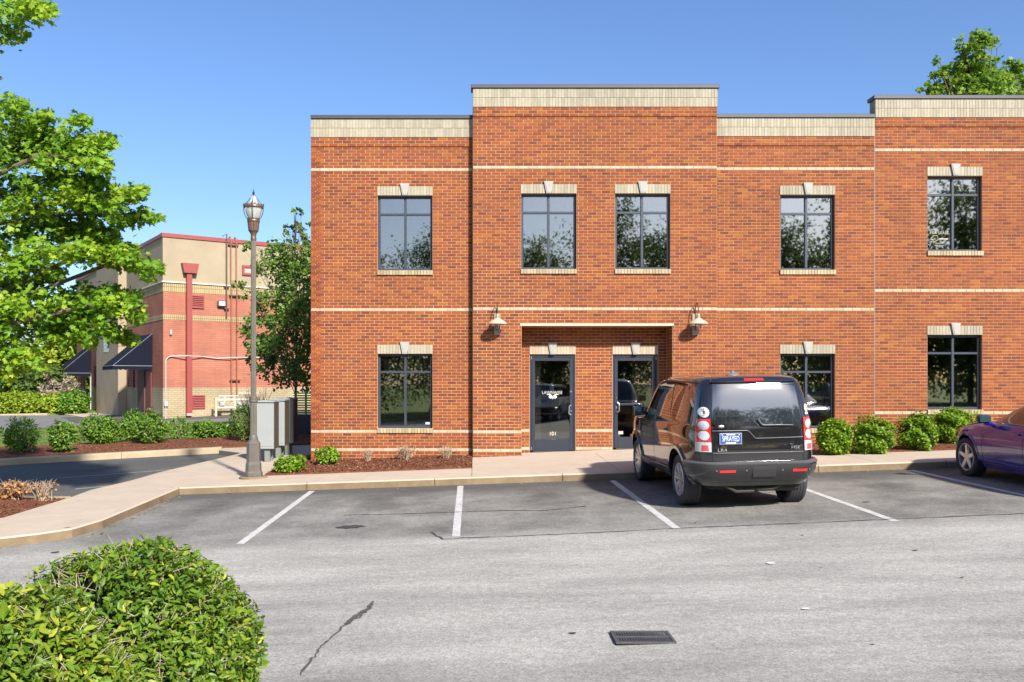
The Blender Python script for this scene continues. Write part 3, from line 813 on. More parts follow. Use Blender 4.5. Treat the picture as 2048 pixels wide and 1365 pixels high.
# the 300 bricks seen largest are objects of their own, the rest is one part
def seen(e):
    x, y, z = (e[0] + e[1]) / 2, e[2], (e[4] + e[5]) / 2
    wdt = e[1] - e[0]
    bad = (wdt < .17) or (y > 19.45) or (z < .5) or (2.6 < x < 5.1 and z < 2.0)
    return (x * x + y * y + (z - ZC) ** 2) + (1e5 if bad else 0)
brick_list.sort(key=seen)
single, rest = brick_list[:300], brick_list[300:]
bcache = {}
for e in single:
    key = (round(e[1] - e[0], 3), random.randrange(10))
    if key not in bcache:
        mb = MB(); hx = (e[1] - e[0]) / 2
        x0, x1, d, h = -hx, hx, .051, (e[5] - e[4]) / 2; c = .0025
        mb.add([(x0 + c, 0, -h + c), (x1 - c, 0, -h + c), (x1 - c, 0, h - c), (x0 + c, 0, h - c), (x0, c, -h), (x1, c, -h), (x1, c, h), (x0, c, h), (x0, d, -h), (x1, d, -h), (x1, d, h), (x0, d, h)],
               [(0, 1, 2, 3), (4, 5, 1, 0), (5, 6, 2, 1), (6, 7, 3, 2), (7, 4, 0, 3), (8, 9, 5, 4), (9, 10, 6, 5), (10, 11, 7, 6), (11, 8, 4, 7)], tint=min(1, max(0, random.gauss(.5, .26))))
        me = mb.mesh("brick"); me.materials.append(BRICK); bcache[key] = me
    o = bpy.data.objects.new("brick", bcache[key]); COL.objects.link(o); o.parent = OB
    o.location = Vector(((e[0] + e[1]) / 2, e[2], (e[4] + e[5]) / 2)) - wloc(OB)
mb = MB()
for e in rest:
    d = random.uniform(-.0012, .0012)
    mb.box(e[0], e[1], e[2] + d, e[3], e[4], e[5], tint=min(1, max(0, random.gauss(.5, .26))))
obj("brickwork", mb, BRICK, OB, world=True, fixn=False, kind="stuff", label="red and orange running bond bricks of the walls")
# parapet soldiers and copings
cop = []
for si, s in enumerate(SECT):
    y = s['y'] - .03; zt = kz(s, s['top'])
    x0, x1 = s['x0'], s['x1']
    n = int(round((x1 - x0) / .0677)); pw = (x1 - x0) / n
    back = s['y'] + .26
    mb = MB(); mb.box(x0 + .002, x1 - .002, y + .006, back, zt - .001, zt + .408); obj("parapet", mb, MORTAR_D, OB, world=True)
    for r in range(2):
        for i in range(n):
            a = x0 + i * pw
            sold_list.append((a + .003, a + pw - .003, y, y + .03, zt + .004 + r * .204, zt + .200 + r * .204))
        for xx in ((x0,) if si in (1, 3) else ()) + ((x1,) if si == 1 else ()):
            for j in range(4):
                ya = y + .012 + j * .068
                sold_list.append((xx - .004, xx + .02, ya, ya + .062, zt + .004 + r * .204, zt + .200 + r * .204) if xx == x0 else (xx - .02, xx + .004, ya, ya + .062, zt + .004 + r * .204, zt + .2 + r * .204))
    mb = MB()
    mb.cbox(x0 - (.045 if si in (1, 3) else -.004), x1 + (.045 if si in (1,) else -.004), y - .03, back + .03, zt + .409, zt + .492, .008)
    obj("coping", mb, COPING, OB, world=True)
sold_list.sort(key=lambda e: abs((e[0] + e[1]) / 2 - 3.0) + (100 if e[1] - e[0] < .03 else 0))
scache = []
for i in range(10):
    e = sold_list[0]; mb = MB(); mb.box(-.0308, .0308, 0, .03, -.098, .098, tint=random.random()); me = mb.mesh("soldier_brick"); me.materials.append(TAN); scache.append(me)
for e in sold_list[:300]:
    o = bpy.data.objects.new("soldier_brick", random.choice(scache)); COL.objects.link(o); o.parent = OB
    o.location = Vector(((e[0] + e[1]) / 2, e[2], (e[4] + e[5]) / 2)) - wloc(OB)
mb = MB()
for e in sold_list[300:]: mb.box(*e, tint=random.random())
obj("soldier_course", mb, TAN, OB, world=True, fixn=False, kind="stuff", label="tan soldier course bricks of the parapets")
# shell: sides, back, roof, floors
mb = MB()
mb.box(-3.67, -3.45, 19.575, 33, -.6, 7.40); mb.box(-3.45, 17, 32.8, 33, -.6, 7.40); mb.box(16.8, 17, 19.6, 32.8, -.6, 7.8)
mb.box(-.045, 5.355, 19.64, 19.9, 7.37, 8.0); mb.box(-.035, .15, 19.9, 23, 7.37, 8.4); mb.box(5.15, 5.345, 19.9, 23, 7.37, 8.4); mb.box(.15, 5.15, 22.8, 23, 7.37, 8.4)
mb.box(8.91, 17, 19.76, 19.9, 7.37, 7.8)
obj("side_wall", mb, BT_SIDE, OB, world=True)
mb = MB(); mb.box(-3.45, 16.8, 19.72, 32.8, 7.2, 7.36); obj("roof", mb, mat("roof_membrane", (.25, .25, .25), .9), OB, world=True)
mb = MB(); mb.box(-3.45, 16.8, 19.95 + .02, 32.8, 0.1, .26); mb.box(-3.45, 16.8, 19.72, 32.8, 3.25, 3.6)
obj("floor", mb, INTDARK, OB, world=True)
mb = MB()
mb.box(-3.45, 16.8, 24.5, 24.6, .26, 3.25); mb.box(-3.45, 16.8, 23.6, 23.7, 3.6, 7.2)
for x in (-.1, 2.65, 5.4, 8.85, 12.6): mb.box(x, x + .12, 19.96, 24.5, .26, 3.25); mb.box(x, x + .12, 19.75, 23.6, 3.6, 7.2)
mb.box(1.28, 1.52, 20.25, 20.4, .27, 3.2); mb.box(3.75, 4.6, 20.9, 21.0, .27, 3.2)
obj("interior_wall", mb, INTWALL, OB, world=True)
mb = MB(); mb.box(8.899, 8.905, 19.486, 19.6, .3, 7.80); obj("expansion_joint", mb, PAINT, OB, world=True)
mb = MB(); mb.box(-.057, -.047, 19.55, 19.60, .2, 7.40); obj("expansion_joint", mb, MORTAR, OB, world=True)
# portal soffit
mb = MB(); mb.box(pa - .005, pb + .005, S1['y'] - .004, YB + .003, zport + .001, zport + .012); mb.box(pa - .03, pb + .03, S1['y'] - .006, S1['y'] + .02, zport + .004, zport + .05)
obj("soffit", mb, CREAM, OB, world=True)

def header(parent_label, xa, xb, zt, y, m_b=TAN):
    """flat arch of soldier bricks with a cast keystone; zt = underside"""
    mb = MB(); mb.box(xa + .002, xb - .002, y - .004, y + .03, zt + .001, zt + .2035); h = obj("lintel", mb, MORTAR_D if m_b is TAN else MORTAR, OB, world=True)
    n = int(round((xb - xa) / .0685)); pw = (xb - xa) / n; kc = (xa + xb) / 2
    for i in range(n):
        a = xa + i * pw
        if abs(a + pw / 2 - kc) < .055: continue
        mb = MB(); mb.box(a + .003, a + pw - .003, y - .012, y + .01, zt + .002, zt + .203, tint=random.random())
        obj("soldier_brick", mb, m_b, h, world=True, fixn=False)
    mb = MB(); mb.prism_y([(kc - .052, zt - .002), (kc + .052, zt - .002), (kc + .105, zt + .262), (kc - .105, zt + .262)], y - .055, y + .03)
    mb.prism_y([(kc - .035, zt + .02), (kc + .035, zt + .02), (kc + .078, zt + .238), (kc - .078, zt + .238)], y - .062, y - .05)
    obj("keystone", mb, KEY, h, world=True)
    return h
CURT = mat("curtain", (.62, .57, .44), .9, trans=.2); BLIND = mat("blind_slat", (.40, .35, .24), .7)
def window(si, a, b, zt, zs_, y):
    upper = zt > 4.5
    gm = GLASS_U if upper else GLASS_L
    header("", a, b, zt, y)
    # sill of rowlock bricks
    mb = MB(); n = 18; pw = (b - a + .012) / n
    mb.box(a - .002, b + .008, y - .022, y + .1, zs_ - .100, zs_ - .006)
    sl = obj("sill", mb, MORTAR_D, OB, world=True)
    mb = MB()
    for i in range(n):
        mb.box(a + i * pw + .0045, a + (i + 1) * pw - .0045, y - .034, y + .105, zs_ - .102, zs_ - .001, tint=random.random())
    obj("sill_bricks", mb, SILLTAN, sl, world=True, kind="stuff", fixn=False)
    x0, x1 = a + .012, b - .004; f = .05; yf = y + .095; d = .055
    z0, z1 = zs_ + .002, zt - .002; xm = (x0 + x1) / 2; ztr = z1 - .405
    mb = MB()
    mb.cbox(x0, x0 + f, yf, yf + d, z0, z1, .004); mb.cbox(x1 - f, x1, yf, yf + d, z0, z1, .004)
    mb.cbox(x0 + f, x1 - f, yf + .001, yf + d, z1 - f, z1, .004); mb.cbox(x0 + f, x1 - f, yf + .001, yf + d, z0, z0 + f, .004)
    mb.cbox(xm - f / 2 - .002, xm + f / 2 + .002, yf - .006, yf + d, z0 + f, z1 - f, .004)
    for p, q in ((x0 + f, xm - f / 2 - .002), (xm + f / 2 + .002, x1 - f)): mb.cbox(p, q, yf + .002, yf + d, ztr - f / 2, ztr + f / 2, .004)
    w_ = obj("window", mb, FRAME, OB, world=True)
    for p, q in ((x0 + f - .004, xm - f / 2), (xm + f / 2, x1 - f + .004)):
        for r, t in ((z0 + f - .004, ztr - f / 2), (ztr + f / 2, z1 - f + .004)):
            tl = random.uniform(-.0015, .0015); tl2 = random.uniform(-.0012, .0012)
            mb = MB(); yy = yf + .032
            mb.add([(p, yy + tl, r), (q, yy - tl, r), (q, yy - tl + tl2, t), (p, yy + tl + tl2, t), (p, yy + .006 + tl, r), (q, yy + .006 - tl, r), (q, yy + .006 - tl + tl2, t), (p, yy + .006 + tl + tl2, t)],
                   [(0, 1, 2, 3), (4, 7, 6, 5)])
            obj("pane", mb, gm, w_, world=True, fixn=False)
    return w_, x0 + f, x1 - f, z0 + f, z1 - f, yf, xm, ztr
wins = []
for wdef in windows: wins.append(window(*wdef))
# curtains and leasing notice (upper right window), blinds (lower right window), things on sills
W = wins[6]
def curtain(parent, xa, xb, z0, z1, y):
    mb = MB(); n = 30; vs = []
    for j, z in enumerate((z0, z1)):
        for i in range(n + 1):
            t = i / n; vs.append((xa + (xb - xa) * t, y + .03 * math.sin(t * 22 + .6 * math.sin(t * 9)), z))
    mb.add(vs, [(i, i + 1, n + 2 + i, n + 1 + i) for i in range(n)])
    obj("curtain", mb, CURT, parent, world=True, fixn=False, smooth=True)
if len(wins) > 6:
    w_, xa, xb, z0, z1, yf, xm, ztr = W
    curtain(w_, xm + .17, xb, z0, z1, yf + .16); curtain(w_, xa, xa + .14, z0 + .38, z1, yf + .16)
    cx = xa + .27
    text_obj("notice_lettering", "FOR LEASE", .085, (cx, yf + .024, z0 + .37), (R(90), 0, 0), GOLDT, w_, sx=.95, spacing=1.1, bold=-.0015)
    mb = MB()
    for r, zz in ((.085, .13), (.10, .085), (.075, .055)):
        for k in range(9): mb.box(cx - r + k * 2 * r / 9, cx - r + k * 2 * r / 9 + r * .16, yf + .022, yf + .025, z0 + zz, z0 + zz + .014)
    obj("notice_small_print", mb, mat("dull_print", (.34, .33, .30), .7), w_, world=True, kind="stuff")
    mb = MB()
    for i, (p, q) in enumerate((((-.19, .25), (-.13, .31)), ((-.13, .31), (-.04, .31)), ((-.04, .31), (-.02, .22)), ((-.02, .22), (-.10, .18)), ((-.10, .18), (-.13, .14)), ((-.17, .22), (-.08, .24)), ((-.19, .25), (-.12, .18)))):
        mb.tube([(cx + p[0], yf + .024, z0 + p[1]), (cx + q[0], yf + .024, z0 + q[1])], .004, 4)
    for k in range(8): mb.box(cx + .0 + k * .026, cx + .014 + k * .026, yf + .022, yf + .025, z0 + .225, z0 + .25)
    obj("notice_emblem", mb, GOLDT, w_, world=True)
w_, xa, xb, z0, z1, yf, xm, ztr = wins[7]
for (p, q) in ((xa, xa + .36), (xm + .02, xm + .24)):
    mb = MB(); z = z0
    while z < z0 + .83:
        mb.add([(p, yf + .10, z), (q, yf + .10, z), (q, yf + .125, z + .012), (p, yf + .125, z + .012)], [(0, 1, 2, 3)]); z += .025
    obj("blind", mb, BLIND, w_, world=True, fixn=False, kind="stuff", label="narrow horizontal blinds behind the glass")
w_, xa, xb, z0, z1, yf, xm, ztr = wins[3]
cb_ = thing("storage_box", (xm + .26, yf + .13, z0 - .045), "small orange box with a cream lid inside the upper window above the second door", "box")
mb = MB(); mb.cbox(-.07, .07, -.05, .05, 0, .2, .006); obj("body", mb, mat("orange_card", (.45, .10, .02), .7), cb_)
mb = MB(); mb.cbox(-.10, .10, -.07, .07, .2, .27, .006); obj("lid", mb, CREAM, cb_)
w_, xa, xb, z0, z1, yf, xm, ztr = wins[1]
mb = MB(); mb.box(xb - .11, xb - .01, yf + .024, yf + .028, z0 + .03, z0 + .08); obj("sticker", mb, mat("sticker_blue", (.35, .45, .6), .6), w_, world=True)

SHADE = mat("roller_shade", (.20, .195, .165), .9, var=.1, scale=4)
for i, (w_, xa, xb, z0, z1, yf, xm, ztr) in enumerate(wins):
    if i in (3, 6, 7): continue
    mb = MB(); n = 26; vs = []
    for z in (z0 - .02, z1 + .02):
        for k in range(n + 1):
            t = k / n; vs.append((xa - .03 + (xb - xa + .06) * t, yf + .15 + .008 * math.sin(k * 1.9), z))
    mb.add(vs, [(k, k + 1, n + 2 + k, n + 1 + k) for k in range(n)])
    obj("shade", mb, SHADE, w_, world=True, fixn=False, label="dull vertical shade behind the glass")

# doors
def door(xa, xb, hinge_left, lettered, lab):
    y = YB + .03; zf = G((xa + xb) / 2, 19.9) + .135; zt = kz(S1, 26)
    header("", xa, xb, zt, YB, BAND)
    f = .05
    mb = MB(); mb.cbox(xa + .004, xa + f, y, y + .1, zf, zt - .002, .004); mb.cbox(xb - f, xb - .004, y, y + .1, zf, zt - .002, .004); mb.cbox(xa + f, xb - f, y + .001, y + .1, zt - f - .01, zt - .002, .004)
    obj("door_frame", mb, FRAME_D, OB, world=True)
    x0, x1 = xa + f + .004, xb - f - .004; z0, z1 = zf + .012, zt - f - .014; st = .075; br = .25
    mb = MB(); yd = y + .012
    mb.cbox(x0, x0 + st, yd, yd + .045, z0, z1, .005); mb.cbox(x1 - st, x1, yd, yd + .045, z0, z1, .005)
    mb.cbox(x0 + st, x1 - st, yd + .001, yd + .045, z1 - .085, z1, .005); mb.cbox(x0 + st, x1 - st, yd + .001, yd + .045, z0, z0 + br, .005)
    d = obj("door", mb, FRAME_D, OB, world=True, label=lab)
    mb = MB(); mb.quad((x0 + st - .004, yd + .022, z0 + br), (x1 - st + .004, yd + .022, z0 + br), (x1 - st + .004, yd + .022, z1 - .085), (x0 + st - .004, yd + .022, z1 - .085))
    obj("glass_pane", mb, GLASS_L, d, world=True, fixn=False)
    hx = x1 - st * .6 if hinge_left else x0 + st * .6
    s_ = -1 if hinge_left else 1
    mb = MB(); zc = z0 + .93
    mb.tube([(hx, yd, zc + .11), (hx + s_ * .01, yd - .05, zc + .11), (hx + s_ * .05, yd - .06, zc + .08), (hx + s_ * .055, yd - .06, zc - .08), (hx + s_ * .01, yd - .05, zc - .11), (hx, yd, zc - .11)], .012, 8)
    obj("handle", mb, SILVER, d, world=True, smooth=True)
    mb = MB(); mb.lathe([(.018, 0), (.018, -.012)], (hx, yd, zc + (.42 if hinge_left else 0)), 12, 'y'); mb.lathe([(.016, 0), (.016, -.012)], (hx, yd, zc - .02), 12, 'y')
    obj("lock", mb, SILVER, d, world=True, smooth=True)
    hh = x0 - .012 if hinge_left else x1 + .012
    for zz in (z1 - .02, z0 + .05):
        mb = MB(); mb.lathe([(.011, -.035), (.011, .035)], (hh, y - .006, zz), 8, 'z'); obj("hinge", mb, SILVER, d, world=True)
    mb = MB(); mb.box(x0 + .02, x1 - .1, YB - .06, yd - .005, zf - .001, zf + .012); obj("threshold", mb, mat("threshold_metal", (.12, .11, .11), .5, .5), OB, world=True)
    cx = (x0 + x1) / 2
    if lettered:
        text_obj("lettering", "LAWNWISE", .105, (cx - .005, yd + .016, z0 + 1.325), (R(90), 0, 0), WHITE, d, sx=.86, bold=-.0022)
        mb = MB(); ez = z0 + 1.235; ex = cx + .01
        for s in (-1, 1):
            mb.lathe([(.040, 0), (.040, -.002)], (ex + s * .05, yd + .02, ez), 18, 'y')
            mb.tube([(ex + s * .005, yd + .018, ez - .01), (ex + s * .05, yd + .018, ez + .045), (ex + s * .095, yd + .018, ez + .055), (ex + s * .14, yd + .018, ez + .04)], [.004, .010, .010, .003], 5)
        mb.add([(ex - .012, yd + .017, ez - .03), (ex, yd + .017, ez - .065), (ex + .012, yd + .017, ez - .03), (ex, yd + .017, ez - .015)], [(0, 1, 2, 3)])
        obj("owl_emblem", mb, WHITE, d, world=True)
        text_obj("number", "101", .125, (cx + .01, yd + .016, z0 + .385), (R(90), 0, 0), GOLDT, d, sx=.95, bold=-.001)
    else:
        mb = MB(); mb.box(x0 + .09, x0 + .20, yd + .018, yd + .021, z0 + .31, z0 + .38); obj("sticker", mb, mat("sticker_grey", (.4, .38, .35), .7), d, world=True)
    return d
door(*doors[0], True, True, "glazed door with the LAWNWISE lettering and number 101")
door(*doors[1], False, False, "glazed door without lettering behind the black car")

# wall lamps
def wall_lamp(x, y, label):
    t = thing("wall_lamp", (x, y - .001, 2.97), label, "wall lamp", "gooseneck wall lamps beside the entrance")
    WLM = mat("lamp_greige", (.30, .265, .20), .45, .2, var=.08)
    WLS = mat("lamp_shade_beige", (.50, .44, .33), .45, .1, var=.08)
    mb = MB(); mb.cbox(-.07, .07, -.028, .004, 0, .475, .008); obj("back_plate", mb, WLM, t)
    pts = []
    for i in range(17):
        a = math.pi * i / 16
        pts.append((0, -.155 + .125 * math.cos(a), .54 + .16 * math.sin(a)))
    pts = [(0, -.03, .30)] + pts + [(0, -.28, .45)]
    mb = MB(); mb.tube(pts, .011, 8); obj("arm", mb, DKBRONZE, t, smooth=True)
    mb = MB(); mb.tube([(0, -.02, .10), (0, -.05, .14), (0, -.05, .24)], .009, 6); obj("hook", mb, DKBRONZE, t, smooth=True)
    c = (0, -.28, 0)
    mb = MB(); mb.lathe([(.001, .46), (.028, .455), (.038, .44), (.038, .40), (.046, .395), (.046, .36), (.05, .345)], c, 20); obj("neck", mb, WLM, t, smooth=True)
    mb = MB(); mb.lathe([(.05, .352), (.075, .345), (.088, .325), (.15, .295), (.19, .265), (.208, .235), (.206, .228), (.185, .255), (.14, .285), (.08, .31), (.04, .33)], c, 32, cap=False); obj("shade", mb, WLS, t, smooth=True)
    mb = MB(); mb.lathe([(.045, .30), (.06, .27), (.065, .20), (.055, .135), (.02, .12), (.001, .12)], c, 20); obj("globe", mb, glass_mat("lamp_globe", .12, (.8, .78, .72)) if "lamp_globe" not in MATS else MATS["lamp_globe"], t, smooth=True)
wall_lamp(.49, 19.36, "beige gooseneck wall lamp left of the door numbered 101")
wall_lamp(4.87, 19.36, "beige gooseneck wall lamp above the parked black car")

# ================================================================== STREET LAMP
LX, LY = gp(507, 956, .13)
lp = thing("street_lamp", (LX, LY, G(LX, LY) + .115), "tall bronze street lamp with fluted post and acorn glass lantern on the sidewalk corner", "street lamp")
POSTM = mat("post_bronze", (.16, .148, .125), .42, .35, var=.12, scale=6)
HEADM = mat("lantern_bronze", (.14, .092, .062), .42, .35, var=.12, scale=10)
mb = MB(); mb.lathe([(.27, 0), (.27, .03), (.25, .045)], seg=32); obj("footing", mb, KERB, lp)
mb = MB(); mb.lathe([(.175, .045), (.175, .12), (.155, .15), (.150, .28), (.135, .33), (.132, .66), (.135, .68), (.115, .71), (.085, .75)], seg=8); obj("base", mb, POSTM, lp)
fl = lambda k: 1.0 if k % 2 else .90
mb = MB(); mb.lathe([(.085, .75), (.085, .79), (.078, .80), (.078, .82), (.066, .84)], seg=32); mb.lathe([(.066, .84), (.064, 1.48)], seg=32, fl=fl)
mb.lathe([(.07, 1.48), (.08, 1.49), (.08, 1.52), (.072, 1.53), (.08, 1.55), (.08, 1.58), (.06, 1.60)], seg=32)
mb.lathe([(.052, 1.60), (.047, 4.63)], seg=32, fl=fl); obj("post", mb, POSTM, lp, smooth=False)
mb = MB(); mb.lathe([(.056, 4.62), (.056, 4.66), (.05, 4.68), (.052, 4.72), (.066, 4.76), (.098, 4.80)], seg=32); mb.lathe([(.098, 4.80), (.115, 4.97)], seg=32, fl=lambda k: 1.0 if k % 2 else .92)
mb.lathe([(.118, 4.97), (.122, 4.99), (.118, 5.01), (.125, 5.02), (.112, 5.045), (.08, 5.045)], seg=32); obj("capital", mb, HEADM, lp, smooth=False)
LANT = mat("lantern_glass", (.62, .68, .66), .15, coat=1)
LANT.node_tree.nodes["Principled BSDF"].inputs["Transmission Weight"].default_value = .45
mb = MB(); mb.lathe([(.105, 5.045), (.135, 5.10), (.158, 5.18), (.165, 5.24)], seg=32, cap=False); obj("globe", mb, LANT, lp, smooth=True)
mb = MB(); mb.lathe([(.05, 5.05), (.055, 5.12), (.045, 5.20), (.02, 5.23)], seg=16); obj("bulb", mb, mat("bulb_white", (.75, .76, .74), .3), lp, smooth=True)
mb = MB(); mb.lathe([(.165, 5.24), (.185, 5.24), (.19, 5.26), (.185, 5.285), (.175, 5.30), (.16, 5.30), (.16, 5.24)], seg=32, cap=False)
for k in range(16):
    t = 2 * math.pi * k / 16; mb.box(.18 * math.cos(t) - .01, .18 * math.cos(t) + .01, .18 * math.sin(t) - .01, .18 * math.sin(t) + .01, 5.28, 5.315)
obj("rim", mb, HEADM, lp)
mb = MB(); mb.lathe([(.162, 5.295), (.140, 5.325), (.105, 5.345), (.080, 5.37), (.068, 5.41), (.060, 5.45), (.03, 5.485)], seg=24, cap=False); obj("dome", mb, LANT, lp, smooth=True)
mb = MB(); mb.lathe([(.03, 5.485), (.02, 5.505), (.012, 5.515), (.026, 5.535), (.012, 5.56), (.006, 5.60), (.001, 5.63)], seg=12); obj("finial", mb, mat("finial_dark", (.03, .035, .05), .4, .5), lp, smooth=True)
for k in range(4):
    t = math.pi / 2 * k + .12; c, s = math.cos(t), math.sin(t)
    mb = MB(); mb.tube([(.11 * c, .11 * s, 5.03), (.15 * c, .15 * s, 5.07), (.178 * c, .178 * s, 5.15), (.188 * c, .188 * s, 5.27), (.196 * c, .196 * s, 5.33)], .0075, 6); obj("cage_rib", mb, mat("finial_dark", None), lp, smooth=True)
    mb = MB(); mb.tube([(.17 * c, .17 * s, 5.30), (.10 * c, .10 * s, 5.38), (.03 * c, .03 * s, 5.49)], .006, 6); obj("dome_rib", mb, mat("finial_dark", None), lp, smooth=True)

# ================================================================== UTILITY CABINETS
for i, (cy, zb_, lab) in enumerate(((19.8, 0, "front grey utility cabinet with a brown side panel, nearest the street lamp"), (20.55, .01, "middle grey utility cabinet between the two others"), (21.3, .02, "rear grey utility cabinet, nearest the corner of the brick building"))):
    xr = (-4.55, -4.47, -4.42)[i]
    g = G(xr, cy) + .12
    t = thing("utility_cabinet", (xr - .21, cy + .25, g), lab, "utility cabinet", "grey utility cabinets beside the sidewalk")
    mb = MB(); mb.cbox(-.208, .205, -.25, .235, .30, 1.36, .012); obj("body", mb, CABINET, t)
    mb = MB(); mb.box(.2055, .213, -.235, .235, .305, 1.36); obj("side_panel", mb, CAB_BR, t)
    mb = MB(); mb.prism_y([(-.225, 1.361), (.225, 1.361), (.225, 1.385), (0, 1.41), (-.225, 1.385)], -.28, .26); obj("lid", mb, CABINET, t)
    mb = MB(); mb.cbox(-.18, .18, -.258, -.25, .36, 1.30, .003); obj("door", mb, CABINET, t)
    mb = MB(); mb.box(-.02, .10, -.18, -.10, 0, .31); obj("leg", mb, CABLEG, t)
    mb = MB(); mb.box(-.02, .10, .08, .16, 0, .31); obj("leg", mb, CABLEG, t)
# green slatted bench and dark planter behind
bx, by = -5.35, 27.0
bt = thing("slatted_screen", (bx + .1, by, G(bx, by) + .2), "bright green slatted screen on a dark base left of the brick building corner", "screen")
GRN = mat("green_paint", (.10, .28, .05), .5); DKB = mat("dark_plinth", (.03, .04, .055), .6)
for k in range(9):
    mb = MB(); mb.box(-.35, 1.6, -.02, .0, .66 + k * .075, .70 + k * .075); obj("slat", mb, GRN, bt)
for x in (0.0, .8):
    mb = MB(); mb.box(x, x + .06, .001, .03, .62, 1.36); obj("upright", mb, GRN, bt)
mb = MB(); mb.cbox(-.35, 1.6, -.05, .35, 0, .62, .01); obj("base", mb, DKB, bt)

# ================================================================== NEIGHBOURING BUILDING
CX, CY = -15.7, 44.0
NB = thing("neighbour_building", (CX, CY, 0), "flat roofed neighbouring building of salmon block and buff brick under beige stucco, with black awnings", "building", rz=R(34))
# local frame: +x along the sunlit wall, +y along the shaded wall, outward is -y and -x
gz = lambda: 0
H = 9.25; LW = 24.0; RW = 26.0
mb = MB()
mb.box(0, RW, 0, LW, 7.0, H)
obj("stucco_wall", mb, STUCCO, NB)
mb = MB(); mb.box(.03, RW - .03, .03, LW - .03, 1.65, 5.10); mb.box(.03, RW - .03, .03, LW - .03, 5.36, 6.50); obj("block_wall", mb, BT_RED, NB)
mb = MB(); mb.box(.02, RW - .02, .02, LW - .02, 6.50, 6.97); mb.box(.015, RW - .02, .015, LW - .02, 5.10, 5.36); obj("soldier_band", mb, BT_SOLD, NB)
mb = MB(); mb.box(0.01, RW, 0.01, LW, -.8, 1.65); obj("brick_wainscot", mb, BT_TANB, NB)
mb = MB(); mb.box(-.05, RW, -.05, LW, 6.965, 7.03); obj("ledge", mb, mat("ledge_white", (.55, .5, .42), .7), NB)
mb = MB(); mb.box(-.06, RW + .05, -.06, .30, H, H + .20); mb.box(-.06, .30, .30, LW, H, H + .18); obj("coping", mb, REDMET, NB)
# projecting stucco pier on the shaded wall
mb = MB(); mb.box(-.46, .0, 7.97, 14.2, -.8, 9.75); obj("pier", mb, STUCCO, NB)
mb = MB()
for j in range(8):
    for i in range(3):
        mb.cbox(-.475, -.455, 10.6 + i * .45, 11.03 + i * .45, 3.75 + j * .2, 3.94 + j * .2, .004)
obj("glass_block_window", mb, mat("glass_block", (.28, .38, .36), .15), NB)
# doors and louvres on the shaded wall
def plate_left(name, y0, y1, z0, z1, m, d=.05, parent=NB):
    mb = MB(); mb.cbox(-d, .012, y0, y1, z0, z1, .008); return obj(name, mb, m, parent)
rd = plate_left("door", 2.25, 3.35, -.1, 2.55, MAROON, .04)
mb = MB(); mb.lathe([(.03, 0), (.03, -.06)], (-.04, 2.5, 1.05), 8, 'x'); obj("handle", mb, CHROME, rd)
mb = MB(); mb.box(-.10, .012, 3.40, 4.9, -.1, 2.62); obj("brown_panel", mb, mat("panel_brown", (.10, .045, .035), .8), NB)  # plain dark brown box standing proud of the wall, nothing set back
def louvre(face, a, b, z0, z1, n, m=MAROON):
    """face 'R' on the sunlit wall (local x range) or 'L' on the shaded wall (local y range)"""
    mb = MB(); fr = .05; d = .05
    def bx(mb, p, q, o0, o1, r, s):
        if face == 'R': mb.box(p, q, -o1, -o0, r, s)
        else: mb.box(-o1, -o0, p, q, r, s)
    bx(mb, a, b, 0, d, z1 - fr, z1); bx(mb, a, b, 0, d, z0, z0 + fr); bx(mb, a, a + fr, 0, d, z0 + fr, z1 - fr); bx(mb, b - fr, b, 0, d, z0 + fr, z1 - fr)
    o = obj("louvre", mb, REDMET if face == 'R' else m, NB)
    mb = MB(); bx(mb, a + fr, b - fr, 0, .012, z0 + fr, z1 - fr); obj("louvre_back", mb, mat("louvre_dark", (.02, .006, .008), .8), o)
    h = (z1 - z0 - 2 * fr) / n
    for k in range(n):
        mb = MB(); za = z0 + fr + k * h
        if face == 'R': mb.add([(a + fr, -.05, za), (b - fr, -.05, za), (b - fr, -.015, za + h * .62), (a + fr, -.015, za + h * .62)], [(0, 1, 2, 3)])
        else: mb.add([(-.05, a + fr, za), (-.05, b - fr, za), (-.015, b - fr, za + h * .62), (-.015, a + fr, za + h * .62)], [(0, 1, 2, 3)])
        obj("slat", mb, REDMET if face == 'R' else m, o, fixn=False)
louvre('R', 1.43, 2.07, 5.73, 6.38, 6); louvre('R', 1.45, 2.12, .57, 1.26, 7)
louvre('L', 6.13, 7.4, 1.62, 2.78, 11); louvre('L', 16.3, 17.2, 1.62, 3.0, 11)
gd_ = plate_left("glass_door", 18.48, 20.3, -.25, 2.5, mat("pale_door_frame", (.5, .56, .56), .4), .04)
mb = MB(); mb.box(-.05, -.041, 18.68, 20.1, -.1, 2.4); obj("glass_pane", mb, glass_mat("door_green_glass", .25, (.12, .2, .2)), gd_)
